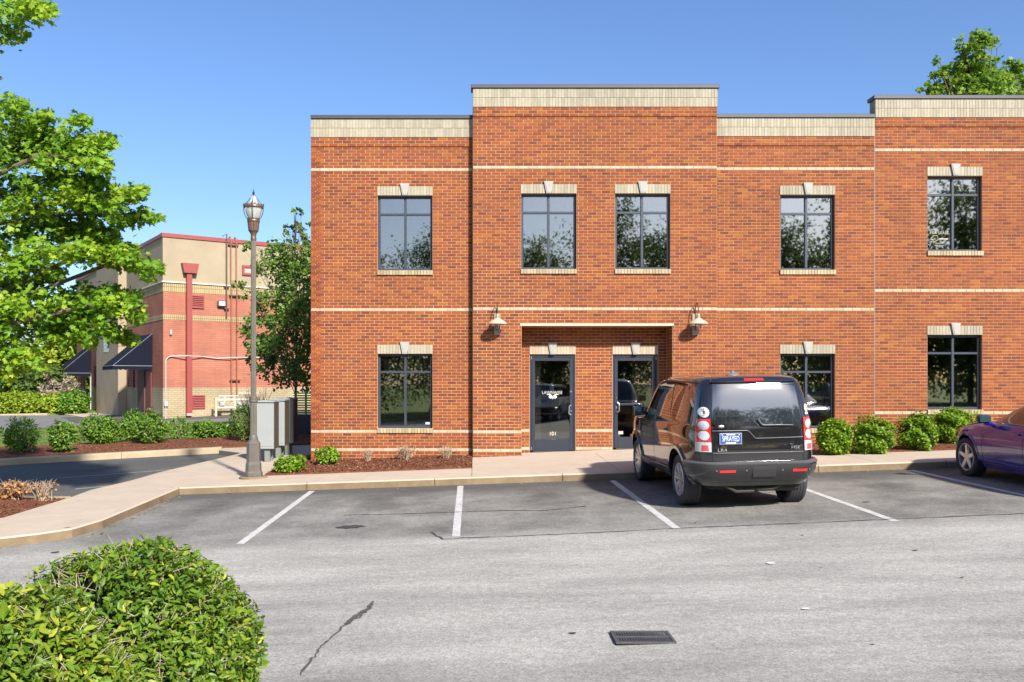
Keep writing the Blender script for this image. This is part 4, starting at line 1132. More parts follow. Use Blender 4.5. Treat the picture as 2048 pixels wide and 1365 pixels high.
# awnings
def awning(y0, wd, zt, zb, p, label_):
    a = MB()
    A = [(-.02, y0, zt), (-.02, y0 + wd, zt), (-p, y0 + wd, zb), (-p, y0, zb), (-.02, y0, zb), (-.02, y0 + wd, zb)]
    a.add(A, [(0, 1, 2, 3), (0, 3, 4), (1, 5, 2)])
    # valance with scallops
    def val(P0, P1, n):
        for i in range(n):
            for j in range(5):
                t0 = (i + j / 5) / n; t1 = (i + (j + 1) / 5) / n
                d0 = .17 + .05 * math.sin(math.pi * j / 5); d1 = .17 + .05 * math.sin(math.pi * (j + 1) / 5)
                q0 = [P0[k] + (P1[k] - P0[k]) * t0 for k in (0, 1)]; q1 = [P0[k] + (P1[k] - P0[k]) * t1 for k in (0, 1)]
                a.add([(*q0, zb), (*q1, zb), (*q1, zb - d1), (*q0, zb - d0)], [(0, 1, 2, 3)])
    val((-.02, y0), (-p, y0), 8); val((-p, y0), (-p, y0 + wd), 11)
    o = obj("awning", a, AWN, NB, fixn=False, label=label_)
    mb = MB(); mb.tube([(-.02, y0 - .004, zb), (-p, y0 - .004, zb), (-p, y0 + wd, zb)], .014, 5); mb.tube([(-p, y0 - .004, zb), (-.02, y0 - .004, zt)], .010, 5)
    obj("piping", mb, AWN_T, o)
    return o
awning(2.04, 2.6, 4.46, 2.78, 1.95, "nearer black awning with scalloped valance over the maroon door")
awning(18.4, 2.6, 4.30, 2.55, 1.95, "farther black awning with scalloped valance over the glass door")
# scupper and downpipe, pipes, conduit, lights on the sunlit wall
mb = MB(); mb.prism_y([(.98, 7.48), (1.62, 7.48), (1.72, 7.98), (.88, 7.98)], -.34, -.002); ds = obj("downpipe_head", mb, REDMET, NB)
mb = MB(); mb.cbox(1.13, 1.40, -.25, -.03, .36, 7.479, .01); obj("downpipe", mb, REDMET, NB)
mb = MB(); mb.cbox(1.12, 1.41, -.30, -.03, .22, .355, .01); obj("downpipe_shoe", mb, mat("pale_pink_metal", (.5, .3, .27), .6), NB)
fld = MB(); fld.cbox(2.74, 3.16, -.20, -.01, 5.87, 6.18, .03); f_ = obj("floodlight", fld, mat("flood_grey", (.10, .11, .11), .5), NB)
mb = MB(); mb.box(2.80, 3.10, -.209, -.2005, 5.92, 6.13); obj("lens", mb, mat("flood_lens", (.55, .6, .65), .2), f_)
mb = MB(); mb.cbox(.33, .43, -.12, -.01, 4.33, 4.58, .02); obj("sensor", mb, PIPE_G, NB)
mb = MB(); mb.tube([(3.0, -.10, 9.55), (3.22, -.10, 9.68), (3.22, -.10, 5.33)], .035, 8); obj("vent_pipe", mb, mat("pipe_brown", (.10, .05, .045), .5), NB)
for x in (3.45, 3.74):
    mb = MB(); mb.tube([(x - .04, .15, 9.50), (x - .03, -.08, 9.56), (x, -.10, 9.44), (x, -.10, 7.1), (x + .03, -.10, 7.0), (x + .03, -.10, 1.0)], .030, 8); obj("pipe", mb, PIPE, NB)
for z, a, b in ((9.1, 3.3, 3.85), (6.45, 3.38, 3.95), (2.0, 3.4, 3.95), (6.9, 3.1, 3.35), (5.75, 3.1, 3.35)):
    mb = MB(); mb.box(a, b, -.14, -.03, z, z + .07); obj("pipe_bracket", mb, mat("pipe_brown", None), NB)
pts = [(.13, -.06, -.2), (.13, -.06, 2.95)] + [(.13 + .3 * (1 - math.cos(t)), -.06, 2.95 + .3 * math.sin(t)) for t in (.4, .8, 1.2, 1.57)] + [(1.2, -.28, 3.27), (2.0, -.06, 3.25), (2.7, -.06, 3.17), (3.4, -.16, 3.22), (4.2, -.06, 3.24), (8, -.06, 3.24)]
mb = MB(); mb.tube(pts, .028, 8); obj("conduit", mb, PIPE_G, NB)
mb = MB(); mb.cbox(.05, .23, -.14, -.01, .72, .98, .01); obj("conduit_box", mb, PIPE_G, NB)
mb = MB()
for a in ((4.07, 4.95, 8.0, 8.12), (4.07, 4.95, 7.60, 7.72), (4.07, 4.19, 7.72, 8.0), (4.83, 4.95, 7.72, 8.0)): mb.box(a[0], a[1], -.09, -.01, a[2], a[3])
w2 = obj("vent_frame", mb, REDMET, NB)
mb = MB(); mb.box(4.19, 4.83, -.03, -.005, 7.72, 8.0); obj("vent_panel", mb, mat("pale_pink_metal", None), w2)
# apron round the building
mb = MB(); mb.box(-1.6, RW, -.02 - 1.2, .0, -1.2, .01); mb.box(-2.4, 0, 0, LW, -1.2, -.02)
obj("apron", mb, CONC, NB)

# gas meter assembly: white pipes on a rack before the sunlit wall
th = R(34); 
def nbp(x, y): return (CX + x * math.cos(th) - y * math.sin(th), CY + x * math.sin(th) + y * math.cos(th))
gx, gy = nbp(2.35, -.9)
gm = thing("gas_meter_rack", (gx, gy, G(gx, gy) + .02), "low cream rack of gas meters and pipes in front of the buff brick wall", "gas meters", rz=th)
WPIPE = mat("cream_pipe", (.60, .58, .48), .5)
for z in (.42, .82):
    mb = MB(); mb.tube([(.12, 0, z), (2.2, 0, z)], .055, 8); obj("manifold", mb, WPIPE, gm, smooth=True)
mb = MB(); mb.tube([(.2, 0, .82), (.2, 0, 1.02), (1.2, 0, 1.02), (1.2, 0, 1.15), (2.2, 0, 1.15)], .03, 8); obj("pipe", mb, WPIPE, gm)
for x in (.5, 1.0, 1.5, 2.0):
    mb = MB(); mb.tube([(x, 0, .42), (x, 0, .98)], .022, 6); obj("riser", mb, WPIPE, gm)
for x in (.36, 1.25, 1.8):
    mb = MB(); mb.cbox(x - .13, x + .13, -.12, .1, .49, .72, .03); mb.lathe([(.07, -.13), (.07, -.10)], (x, -.02, .62), 12, 'y'); obj("meter", mb, mat("meter_grey", (.33, .35, .36), .5), gm)
for x in (.05, 1.05, 2.1):
    mb = MB(); mb.box(x - .05, x + .05, -.05, .05, -.1, .95); obj("post", mb, mat("buff_post", (.45, .40, .26), .6), gm)

# ================================================================== VEHICLES
def sgn(v): return 1 if v >= 0 else -1
class Hull:
    """body skin: superellipse plan sections stacked by height"""
    def __init__(s, levels, taper, zadd=None):
        s.L = levels; s.taper = taper; s.zadd = zadd
    def at(s, z):
        L = s.L
        if z <= L[0][0]: return L[0][1:]
        for a, b in zip(L[:-1], L[1:]):
            if z <= b[0]:
                t = (z - a[0]) / (b[0] - a[0]); return tuple(p + (q - p) * t for p, q in zip(a[1:], b[1:]))
        return L[-1][1:]
    def side(s, y, z, sg=-1, off=0.0):
        hw, yr, yf, n = s.at(z); yc = (yr + yf) / 2; hl = (yf - yr) / 2
        t = min(.99999, abs((y - yc) / hl)); x = hw * (1 - t ** n) ** (1 / n) * s.taper(y)
        return Vector((sg * (x + off), y, z))
    def rear(s, x, z, off=0.0):
        hw, yr, yf, n = s.at(z); yc = (yr + yf) / 2; hl = (yf - yr) / 2; y = yr
        for _ in range(6):
            t = min(.99999, abs(x) / (hw * s.taper(y))); y = yc - hl * (1 - t ** n) ** (1 / n)
        return Vector((x, y - off, z))
    def front(s, x, z, off=0.0):
        hw, yr, yf, n = s.at(z); yc = (yr + yf) / 2; hl = (yf - yr) / 2; y = yf
        for _ in range(6):
            t = min(.99999, abs(x) / (hw * s.taper(y))); y = yc + hl * (1 - t ** n) ** (1 / n)
        return Vector((x, y + off, z))
    def ring(s, z, N=120, off=0.0):
        hw, yr, yf, n = s.at(z); yc = (yr + yf) / 2; hl = (yf - yr) / 2
        dn = 1600; P = []
        for i in range(dn):
            a = 2 * math.pi * i / dn; c, q = math.cos(a), math.sin(a)
            ux = sgn(c) * abs(c) ** (2 / n); uy = sgn(q) * abs(q) ** (2 / n); P.append((ux * hw, uy * hl))
        P = np.array(P + [P[0]]); d = np.concatenate([[0], np.cumsum(np.linalg.norm(np.diff(P, axis=0), axis=1))]); q = np.linspace(0, d[-1], N + 1)[:-1]
        X = np.interp(q, d, P[:, 0]); Y = np.interp(q, d, P[:, 1]) + yc
        out = []
        for x, y in zip(X, Y):
            x = x * s.taper(y)
            if off:
                l_ = math.hypot(x / hw, (y - yc) / hl); x += off * sgn(x) * abs(x / hw) ** 3; y += off * sgn(y - yc) * abs((y - yc) / hl) ** 3
            zz = z + (s.zadd(y, z) if s.zadd else 0); out.append((x, y, zz))
        return out
    def body(s, zs, N=120):
        mb = MB(); V = []; 
        for z in zs: V += s.ring(z, N)
        F = []
        for i in range(len(zs) - 1):
            for k in range(N): F.append((i * N + k, i * N + (k + 1) % N, (i + 1) * N + (k + 1) % N, (i + 1) * N + k))
        F.append(tuple(range(N - 1, -1, -1))); F.append(tuple(range((len(zs) - 1) * N, len(zs) * N)))
        mb.add(V, F); return mb
def patch(fn, bot, top, nu=16, nv=6, off=.006, skirt=.012):
    """surface patch between a bottom and a top polyline of (u,z) pairs, laid on fn(u,z,off)"""
    def interp(pl, t):
        n = len(pl) - 1; f = t * n; i = min(int(f), n - 1); k = f - i
        return (pl[i][0] + (pl[i + 1][0] - pl[i][0]) * k, pl[i][1] + (pl[i + 1][1] - pl[i][1]) * k)
    mb = MB(); V = []; F = []
    for j in range(nv + 1):
        for i in range(nu + 1):
            a = interp(bot, i / nu); b = interp(top, i / nu); t = j / nv
            V.append(fn(a[0] + (b[0] - a[0]) * t, a[1] + (b[1] - a[1]) * t, off))
    W_ = nu + 1
    for j in range(nv):
        for i in range(nu): F.append((j * W_ + i, j * W_ + i + 1, (j + 1) * W_ + i + 1, (j + 1) * W_ + i))
    rim = [i for i in range(W_)] + [j * W_ + nu for j in range(1, nv + 1)] + [nv * W_ + i for i in range(nu - 1, -1, -1)] + [j * W_ for j in range(nv - 1, 0, -1)]
    base = len(V)
    uz = []
    for j in range(nv + 1):
        for i in range(nu + 1):
            a = interp(bot, i / nu); b = interp(top, i / nu); t = j / nv; uz.append((a[0] + (b[0] - a[0]) * t, a[1] + (b[1] - a[1]) * t))
    for r in rim: V.append(fn(uz[r][0], uz[r][1], off - skirt))
    n = len(rim)
    for k in range(n): F.append((rim[k], rim[(k + 1) % n], base + (k + 1) % n, base + k))
    mb.add(V, F); return mb
def disc(fn, u, z, r, off, rz_=1.0, seg=24, dome=.006):
    mb = MB(); V = [fn(u, z, off + dome)]; F = []
    for ring_, rr in ((1, .6), (2, 1.0)):
        for k in range(seg):
            t = 2 * math.pi * k / seg; V.append(fn(u + r * rr * math.cos(t), z + r * rz_ * rr * math.sin(t), off + dome * (1 - rr ** 2)))
    for k in range(seg): V.append(fn(u + r * 1.0 * math.cos(2 * math.pi * k / seg), z + r * rz_ * math.sin(2 * math.pi * k / seg), -.01))
    for k in range(seg):
        k2 = (k + 1) % seg; F.append((0, 1 + k, 1 + k2)); F.append((1 + k, 1 + seg + k, 1 + seg + k2, 1 + k2)); F.append((1 + seg + k, 1 + 2 * seg + k, 1 + 2 * seg + k2, 1 + seg + k2))
    mb.add(V, F); return mb
def bool_cut(o, cutters):
    for c in cutters:
        md = o.modifiers.new("cut", 'BOOLEAN'); md.operation = 'DIFFERENCE'; md.object = c; md.solver = 'EXACT'
    bpy.context.view_layer.update()
    me = bpy.data.meshes.new_from_object(o.evaluated_get(bpy.context.evaluated_depsgraph_get()))
    o.modifiers.clear(); old = o.data; o.data = me; me.name = "body"
    for c in cutters: bpy.data.objects.remove(c)
def make_wheel(parent, x, y, r, wdt, side, nsp, split, rim_r):
    """wheel with its axle along x; side=-1 for the left of the vehicle"""
    mb = MB(); h = wdt / 2; n = 40
    prof = [(rim_r, -h * .82), (rim_r + .02, -h * .95), (r * .93, -h), (r * .975, -h * .93), (r, -h * .78)]
    for g_ in (-.5, -.17, .17, .5):
        prof += [(r, h * (g_ - .03)), (r * .978, h * (g_ - .025)), (r * .978, h * (g_ + .025)), (r, h * (g_ + .03))]
    prof += [(r, h * .78), (r * .975, h * .93), (r * .93, h), (rim_r + .02, h * .95), (rim_r, h * .82)]
    mb.lathe(prof, (x, y, r), 48, 'x', cap=False)
    w_ = obj("wheel", mb, TYRE, parent, smooth=True)
    o = side * h
    mb = MB()
    mb.lathe([(rim_r + .004, o * .92), (rim_r - .012, o * .97), (rim_r - .022, o * .90), (rim_r - .03, o * .2), (rim_r - .03, -o * .8)], (x, y, r), 40, 'x', cap=False)
    mb.lathe([(.005, o * .80), (.045, o * .80), (.055, o * .72), (.055, o * .4)], (x, y, r), 20, 'x')
    for k in range(nsp):
        t = 2 * math.pi * (k + .25) / nsp
        for d in ((-split, split) if split else (0,)):
            a0, a1 = t + d * .5, t + d
            w0, w1 = (.020, .017) if split else (.036, .026)
            def pt(rad, a, wd_, xo): return (x + xo, y + rad * math.cos(a) - wd_ * math.sin(a), r + rad * math.sin(a) + wd_ * math.cos(a))
            R1 = rim_r - .018
            V = [pt(.045, a0, -w0, o * .80), pt(.045, a0, w0, o * .80), pt(R1, a1, w1, o * .90), pt(R1, a1, -w1, o * .90), pt(.045, a0, -w0 * 1.3, o * .55), pt(.045, a0, w0 * 1.3, o * .55), pt(R1, a1, w1 * 1.3, o * .62), pt(R1, a1, -w1 * 1.3, o * .62)]
            mb.add(V, [(0, 1, 2, 3), (4, 7, 6, 5), (0, 4, 5, 1), (1, 5, 6, 2), (2, 6, 7, 3), (3, 7, 4, 0)])
    obj("rim", mb, SILVER, w_)
    mb = MB(); mb.lathe([(.012, o * .30), (rim_r * .80, o * .30), (rim_r * .80, o * .2), (.012, o * .2)], (x, y, r), 28, 'x'); obj("brake_disc", mb, mat("brake_grey", (.18, .17, .16), .5, .6), w_)
    return w_

def make_suv(loc, rz, label, paint, plated=True):
    t = thing("sport_utility_vehicle", loc, label, "car", rz=rz)
    def taper(y):
        k = 1.0
        if y < -1.55: k -= .062 * min(1, (-1.55 - y) / .72) ** 1.4
        if y > 1.3: k -= .10 * min(1, (y - 1.3) / .9) ** 1.7
        return k
    def zadd(y, z):
        if z < 1.70: return 0
        s_ = max(0, min(1, (.05 - y) / .35)); s_ = s_ * s_ * (3 - 2 * s_)
        return .045 * s_ * min(1, (z - 1.70) / .12)
    lev = [(.36, .84, -2.12, 2.05, 7), (.44, .885, -2.20, 2.15, 8), (.60, .905, -2.235, 2.19, 9), (.80, .915, -2.245, 2.19, 9), (.98, .915, -2.235, 2.17, 9), (1.08, .912, -2.225, 2.12, 8), (1.135, .905, -2.22, 1.98, 8),
           (1.165, .896, -2.215, 1.45, 8), (1.19, .885, -2.21, 1.10, 9), (1.22, .872, -2.205, 1.02, 10), (1.45, .832, -2.165, .80, 10), (1.64, .795, -2.12, .60, 9), (1.74, .765, -2.085, .49, 8), (1.79, .735, -2.05, .40, 7), (1.82, .68, -2.0, .30, 6), (1.835, .58, -1.92, .15, 5), (1.842, .30, -1.7, -.2, 4)]
    Hh = Hull(lev, taper, zadd)
    def A(fn):
        def f(u, z, off): 
            v = fn(u, z, off); v.z += zadd(v.y, z); return v
        return f
    sideL = A(lambda u, z, off: Hh.side(u, z, -1, off)); sideR = A(lambda u, z, off: Hh.side(u, z, 1, off)); rear = A(lambda u, z, off: Hh.rear(u, z, off)); frnt = A(lambda u, z, off: Hh.front(u, z, off))
    zs = [.36, .40, .44, .52, .60, .70, .80, .90, .98, 1.04, 1.08, 1.11, 1.135, 1.15, 1.165, 1.18, 1.19, 1.205, 1.22, 1.30, 1.38, 1.45, 1.55, 1.64, 1.69, 1.74, 1.765, 1.79, 1.805, 1.82, 1.83, 1.835, 1.842]
    b = obj("body", Hh.body(zs, 144), paint, t, smooth=True)
    wr = .368; AX = 1.385
    cut = []
    for sx in (-1, 1):
        for sy in (-AX, AX):
            mb = MB(); mb.lathe([(.435, sx * .50), (.435, sx * 1.2)], (0, sy, .40), 40, 'x'); mb.box(min(sx * .5, sx * 1.2), max(sx * .5, sx * 1.2), sy - .435, sy + .435, .1, .40); c = obj("cutter", mb, DARK); cut.append(c)
            bm = bmesh.new(); bm.from_mesh(c.data); bm.free()
    # separate box+cylinder cutters joined would self-intersect; use arch shaped prisms instead
    for c in cut: bpy.data.objects.remove(c)
    cut = []
    for sx in (-1, 1):
        for sy in (-AX, AX):
            mb = MB(); poly = [(.435 * math.cos(a), .41 + .43 * math.sin(a)) for a in [math.pi * k / 24 for k in range(25)]] + [(-.435, .1), (.435, .1)]
            n = len(poly); x0, x1 = sx * .52, sx * 1.2
            V = [(x0, sy + p, q) for p, q in poly] + [(x1, sy + p, q) for p, q in poly]
            mb.add(V, [tuple(range(n)), tuple(range(2 * n - 1, n - 1, -1))] + [(i, n + i, n + (i + 1) % n, (i + 1) % n) for i in range(n)])
            cut.append(obj("cutter", mb, DARK))
            cut[-1].parent = t
    bool_cut(b, cut)
    b.data.shade_smooth(); b.data.set_sharp_from_angle(angle=R(38))
    DG = mat("car_dark_glass", (.012, .014, .018), .03, spec=.9, coat=1)
    PRIV = mat("car_privacy_glass", (.02, .025, .032), .02, spec=1.0, coat=1)
    PRIV.node_tree.nodes["Principled BSDF"].inputs["IOR"].default_value = 1.62
    SEAM = mat("panel_gap", (.004, .004, .004), .9)
    TRIM = mat("trim_grey", (.10, .10, .11), .42)
    CLAD = mat("bumper_grey", (.022, .022, .025), .22, coat=.6, var=.05)
    # windows: left and right
    for fn, nm in ((sideL, 'l'), (sideR, 'r')):
        obj("front_window", patch(fn, [(.86, 1.235), (.06, 1.235)], [(.40, 1.70), (.06, 1.715)], 12, 6, .005), DG, t, smooth=True)
        obj("rear_window", patch(fn, [(.00, 1.235), (-.86, 1.235)], [(.00, 1.715), (-.80, 1.735)], 12, 6, .005), DG, t, smooth=True)
        obj("quarter_window", patch(fn, [(-.94, 1.235), (-1.95, 1.25)], [(-.88, 1.735), (-1.86, 1.73)], 14, 6, .004), PRIV, t, smooth=True)
        for y in (.90, .03, -.90):
            obj("door_gap", patch(fn, [(y - .004, .50 if y > -.5 else .95), (y + .004, .50 if y > -.5 else .95)], [(y - .004, 1.20), (y + .004, 1.20)], 1, 10, .0015, .002), SEAM, t)
        obj("sill_gap", patch(fn, [(.90, .497), (-.90, .497)], [(.90, .505), (-.90, .505)], 20, 1, .0015, .002), SEAM, t)
        obj("rocker", patch(fn, [(.93, .37), (-.93, .37)], [(.93, .485), (-.93, .485)], 20, 3, .03, .05), CLAD, t, smooth=True)
        for y in (.20, -.68):
            obj("door_handle", patch(fn, [(y + .10, 1.045), (y - .10, 1.045)], [(y + .09, 1.085), (y - .09, 1.085)], 4, 2, .03, .04), mat("handle_black", (.05, .05, .055), .2, coat=1), t, smooth=True)
        obj("side_vent", patch(fn, [(1.05, .93), (.96, .93)], [(1.05, 1.10), (.96, 1.10)], 2, 3, .012, .02), TRIM, t)
        obj("roof_gutter", patch(fn, [(.35, 1.765), (-1.9, 1.765)], [(.35, 1.778), (-1.9, 1.778)], 24, 1, .012, .02), BLACKP, t)
        # arches
        sg = -1 if nm == 'l' else 1
        for sy in (-AX, AX):
            mb = MB(); V = []; F = []; n = 24
            for k in range(n + 1):
                a = -.12 + (math.pi + .24) * k / n
                for rr, xo in ((.425, -.03), (.425, .028), (.475, .030), (.505, .002)):
                    yy, zz = sy + rr * math.cos(a), .41 + rr * math.sin(a) * .98
                    zz = max(zz, .36); v = Hh.side(min(max(yy, -2.1), 2.05), zz, sg, xo); V.append((v.x, yy, zz))
            for k in range(n):
                for j in range(3): F.append((k * 4 + j, k * 4 + j + 1, (k + 1) * 4 + j + 1, (k + 1) * 4 + j))
            mb.add(V, F); obj("wheel_arch", mb, paint, t, smooth=True)
        # mirror
        mb = MB(); mb.cbox(-.10, .10, -.05, .05, -.085, .085, .028); 
        me_ = mb; m_o = obj("mirror", me_, paint, t, smooth=True, loc=(sg * .965, .86, 1.265))
        mb = MB(); mb.cbox(-.088, .088, -.058, -.049, -.072, .072, .004); obj("mirror_glass", mb, mat("mirror_blue", (.20, .33, .48), .08, .9), m_o)
        mb = MB(); mb.tube([(-sg * .08, 0, -.03), (-sg * .15, .02, -.05)], .03, 8); obj("mirror_arm", mb, BLACKP, m_o)
    # windscreen
    obj("windscreen", patch(frnt, [(-.72, 1.215), (.72, 1.215)], [(-.62, 1.72), (.62, 1.72)], 16, 6, .005), DG, t, smooth=True)
    for sg in (-1, 1):
        obj("headlight", patch(frnt, [(sg * .50, .85), (sg * .80, .85)], [(sg * .50, 1.05), (sg * .80, 1.05)], 6, 3, .012), CLEAR_L, t, smooth=True)
    obj("grille", patch(frnt, [(-.44, .85), (.44, .85)], [(-.44, 1.04), (.44, 1.04)], 10, 3, .012), TRIM, t)
    # tailgate glass with its stepped lower edge
    obj("rear_glass", patch(rear, [(-.625, 1.325), (-.13, 1.325), (-.05, 1.25), (.01, 1.185), (.20, 1.180), (.615, 1.18)], [(-.575, 1.765), (-.38, 1.77), (-.12, 1.775), (.10, 1.775), (.34, 1.77), (.575, 1.765)], 30, 8, .006), PRIV, t, smooth=True)
    tl = .0045
    for bot, top in (([(-.632, .70), (.632, .70)], [(-.632, .706), (.632, .706)]), ([(-.634, .70), (-.628, .70)], [(-.634, 1.30), (-.628, 1.30)]), ([(.628, .70), (.634, .70)], [(.628, 1.30), (.634, 1.30)]),
                     ([(-.634, 1.30), (-.628, 1.30)], [(-.60, 1.80), (-.594, 1.80)]), ([(.628, 1.30), (.634, 1.30)], [(.594, 1.80), (.60, 1.80)])):
        obj("tailgate_gap", patch(rear, bot, top, 6 if abs(bot[0][0] - bot[1][0]) > .1 else 1, 10 if abs(bot[0][0] - bot[1][0]) < .1 else 1, .0016, .002), SEAM, t)
    obj("tailgate_strip", patch(rear, [(-.628, .828), (.628, .828)], [(-.628, .838), (.628, .838)], 14, 1, .010, .014), mat("satin_chrome", (.30, .31, .33), .3, .8), t)
    STEP = [(-.628, 1.133), (-.15, 1.133), (-.12, 1.12), (-.045, 1.03), (-.015, 1.022), (.628, 1.030)]
    obj("tailgate_ridge", patch(rear, STEP, [(a, z + .008) for a, z in STEP], 30, 1, .010, .014), mat("satin_chrome", None), t)
    obj("tailgate_garnish", patch(rear, [(-.60, 1.165), (-.16, 1.165)], [(-.60, 1.245), (-.20, 1.245)], 8, 3, .022, .03), paint, t, smooth=True)
    obj("oval_badge", disc(rear, -.51, 1.195, .042, .026, .50), mat("satin_chrome", None), t, smooth=True)
    def decal(txt, x, z, size, m=SILVER, sx=1.0, off=.012, bold=0):
        p = rear(x, z, off); o = text_obj("badge", txt, size, (0, 0, 0), (R(90), 0, 0), m, None, sx=sx, bold=bold); o.parent = t; o.location = p; return o
    decal("LR4", -.505, .870, .062, sx=1.35); decal("HSE", .515, .893, .055, sx=1.35)
    # number plate
    p = rear(-.386, 1.028, .012)
    mb = MB(); mb.cbox(-.155, .155, -.012, .004, -.078, .078, .004); pl = obj("number_plate", mb, mat("plate_frame", (.55, .57, .6), .3, .6), t, loc=p)
    mb = MB(); mb.box(-.145, .145, -.0135, -.0125, -.068, .068); obj("plate_face", mb, mat("plate_blue", (.015, .07, .30), .4), pl)
    o = text_obj("plate_number", "SPRAYED", .105, (0, 0, 0), (R(90), 0, 0), WHITE, None, sx=.56, bold=-.001); o.parent = pl; o.location = (0, -.0145, -.004)
    mb = MB(); mb.box(-.06, .06, -.0145, -.0137, .050, .062); mb.box(-.07, .07, -.0145, -.0137, -.066, -.052)
    mb.box(-.125, -.11, -.0145, -.0137, .048, .060); mb.box(.11, .125, -.0145, -.0137, .048, .060); obj("plate_print", mb, WHITE, pl)
    # wiper
    q = [rear(x, z, .03) for x, z in ((.0, 1.29), (.04, 1.225), (.07, 1.205), (.28, 1.205), (.48, 1.20))]
    mb = MB(); mb.tube(q, [.022, .016, .013, .010, .007], 6); obj("rear_wiper", mb, BLACKP, t, smooth=True)
    # spoiler and brake lamp, antenna
    sp = lambda u, z, off: rear(u, z, off)
    obj("spoiler", patch(rear, [(-.60, 1.772), (.60, 1.772)], [(-.56, 1.822), (.56, 1.822)], 20, 3, .045, .08), paint, t, smooth=True)
    obj("brake_lamp", patch(rear, [(-.14, 1.785), (.14, 1.785)], [(-.13, 1.808), (.13, 1.808)], 8, 1, .052, .01), RED_L, t)
    mb = MB(); mb.lathe([(.10, 0), (.095, .03), (.06, .05), (.02, .055)], (-.12, -1.55, 1.865), 20); mb.lathe([(.03, .05), (.025, .075), (.01, .085)], (-.12, -1.55, 1.865), 12); obj("antenna", mb, mat("antenna_grey", (.15, .16, .18), .3), t, smooth=True)
    # lamps
    for sg in (-1, 1):
        xi, xo = sg * .648, sg * .825
        obj("tail_lamp", patch(rear, [(xi, .99), (xo, .99)], [(xi, 1.300), (sg * .80, 1.300)], 10, 6, .014, .03), RED_L, t, smooth=True)
        obj("lower_lamp", patch(rear, [(xi, .848), (xo, .848)], [(xi, .982), (xo, .982)], 10, 3, .014, .03), CLEAR_L, t, smooth=True)
        obj("lamp_reflector", patch(rear, [(sg * .68, .862), (sg * .77, .862)], [(sg * .69, .94), (sg * .765, .94)], 4, 2, .016, .004), mat("lamp_pink", (.55, .08, .09), .3), t)
        for z in (1.072, 1.212):
            obj("lamp_ring", disc(rear, sg * .732, z, .070, .017, 1.0), mat("lamp_rim", (.30, .02, .02), .3), t, smooth=True)
            obj("round_lamp", disc(rear, sg * .732, z, .064, .021, 1.0), CLEAR_L, t, smooth=True)
    # bumper
    def bump(zs_, off, n, name, m, yl=-1.86):
        """band round the back of the car"""
        V = []; rows = []
        for z, o_ in zip(zs_, off):
            pts = []
            for k in range(61):
                u = -1 + 2 * k / 60
                xx = .80 * math.copysign(1 - (1 - abs(u)) ** 1.0, u)
                pts.append(xx)
            row = []
            # side part left, rear, side part right
            for y in np.linspace(yl, -2.10, 8): v = Hh.side(y, z, -1, o_); row.append(v)
            for x in np.linspace(-.74, .74, 30): row.append(Hh.rear(x, z, o_))
            for y in np.linspace(-2.10, yl, 8): row.append(Hh.side(y, z, 1, o_))
            rows.append(row)
        mb = MB(); W_ = len(rows[0])
        for r in rows: V += r
        F = [(j * W_ + i, j * W_ + i + 1, (j + 1) * W_ + i + 1, (j + 1) * W_ + i) for j in range(len(rows) - 1) for i in range(W_ - 1)]
        mb.add(V, F); return obj(name, mb, m, t, smooth=True, fixn=True)
    bump([.42, .44, .50, .58, .66, .695, .715, .722], [-.02, .03, .055, .07, .075, .07, .045, -.01], 0, "bumper", CLAD)
    bump([.672, .690, .712, .718], [.076, .082, .058, .02], 0, "bumper_step", mat("bumper_step_grey", (.08, .08, .085), .3))
    rb = lambda u, z, off: Hh.rear(u, z, off + .068)
    for a, b_ in ((-.56, -.34), (.45, .66)):
        obj("bumper_reflector", patch(rb, [(a, .566), (b_, .566)], [(a, .600), (b_, .600)], 6, 1, .010, .02), RED_L, t)
    obj("tow_cover", patch(rb, [(-.10, .50), (.22, .50)], [(-.10, .655), (.22, .655)], 6, 3, .008, .016), mat("tow_grey", (.03, .03, .033), .35), t)
    for x in (-.60, -.19, .31, .70):
        obj("parking_sensor", disc(rb, x, .588, .014, .006, 1.0, 12), TRIM, t)
    # stickers
    STK = mat("sticker_white", (.75, .75, .72), .5); INK = mat("sticker_ink", (.04, .04, .05), .6)
    s1 = obj("round_sticker", disc(rear, -.716, 1.392, .062, .012, 1.15, dome=.001), STK, t)
    p = rear(-.716, 1.432, .017); o = text_obj("sticker_print", "INDY", .035, (0, 0, 0), (R(90), 0, 0), INK, None); o.parent = t; o.location = p
    p = rear(-.716, 1.348, .017); o = text_obj("sticker_print", "NATION", .030, (0, 0, 0), (R(90), 0, 0), INK, None); o.parent = t; o.location = p
    for dz, rr in ((.012, .014), (-.012, .016)): obj("sticker_print", disc(rear, -.716, 1.392 + dz, rr, .0135, .8, 10, .001), INK, t)
    obj("oval_sticker", disc(rear, .715, 1.43, .035, .012, 1.5, dome=.001), mat("sticker_cream", (.6, .58, .38), .6), t)
    obj("small_sticker", patch(rear, [(.69, 1.34), (.735, 1.34)], [(.685, 1.37), (.735, 1.37)], 2, 1, .012, .004), STK, t)
    # underside
    mb = MB(); mb.box(-.62, .62, -2.0, 1.9, .30, .42); obj("underbody", mb, DARK, t)
    mb = MB(); mb.tube([(-.62, -2.12, .46), (-.25, -2.05, .27), (.0, -2.03, .27)], .02, 6); mb.tube([(.62, -2.12, .46), (.25, -2.05, .30), (.05, -2.03, .30)], .02, 6); obj("tow_frame", mb, mat("chassis_rust", (.045, .038, .03), .85), t)
    mb = MB(); mb.tube([(-.65, -1.39, .36), (.65, -1.39, .36)], .05, 8); mb.lathe([(.14, -.1), (.14, .1)], (0, -1.39, .36), 12, 'x'); obj("rear_axle", mb, DARK, t)
    mb = MB(); mb.lathe([(.12, -.45), (.12, .3)], (.38, -1.85, .36), 14, 'x'); obj("silencer", mb, mat("chassis_rust", None), t, smooth=True)
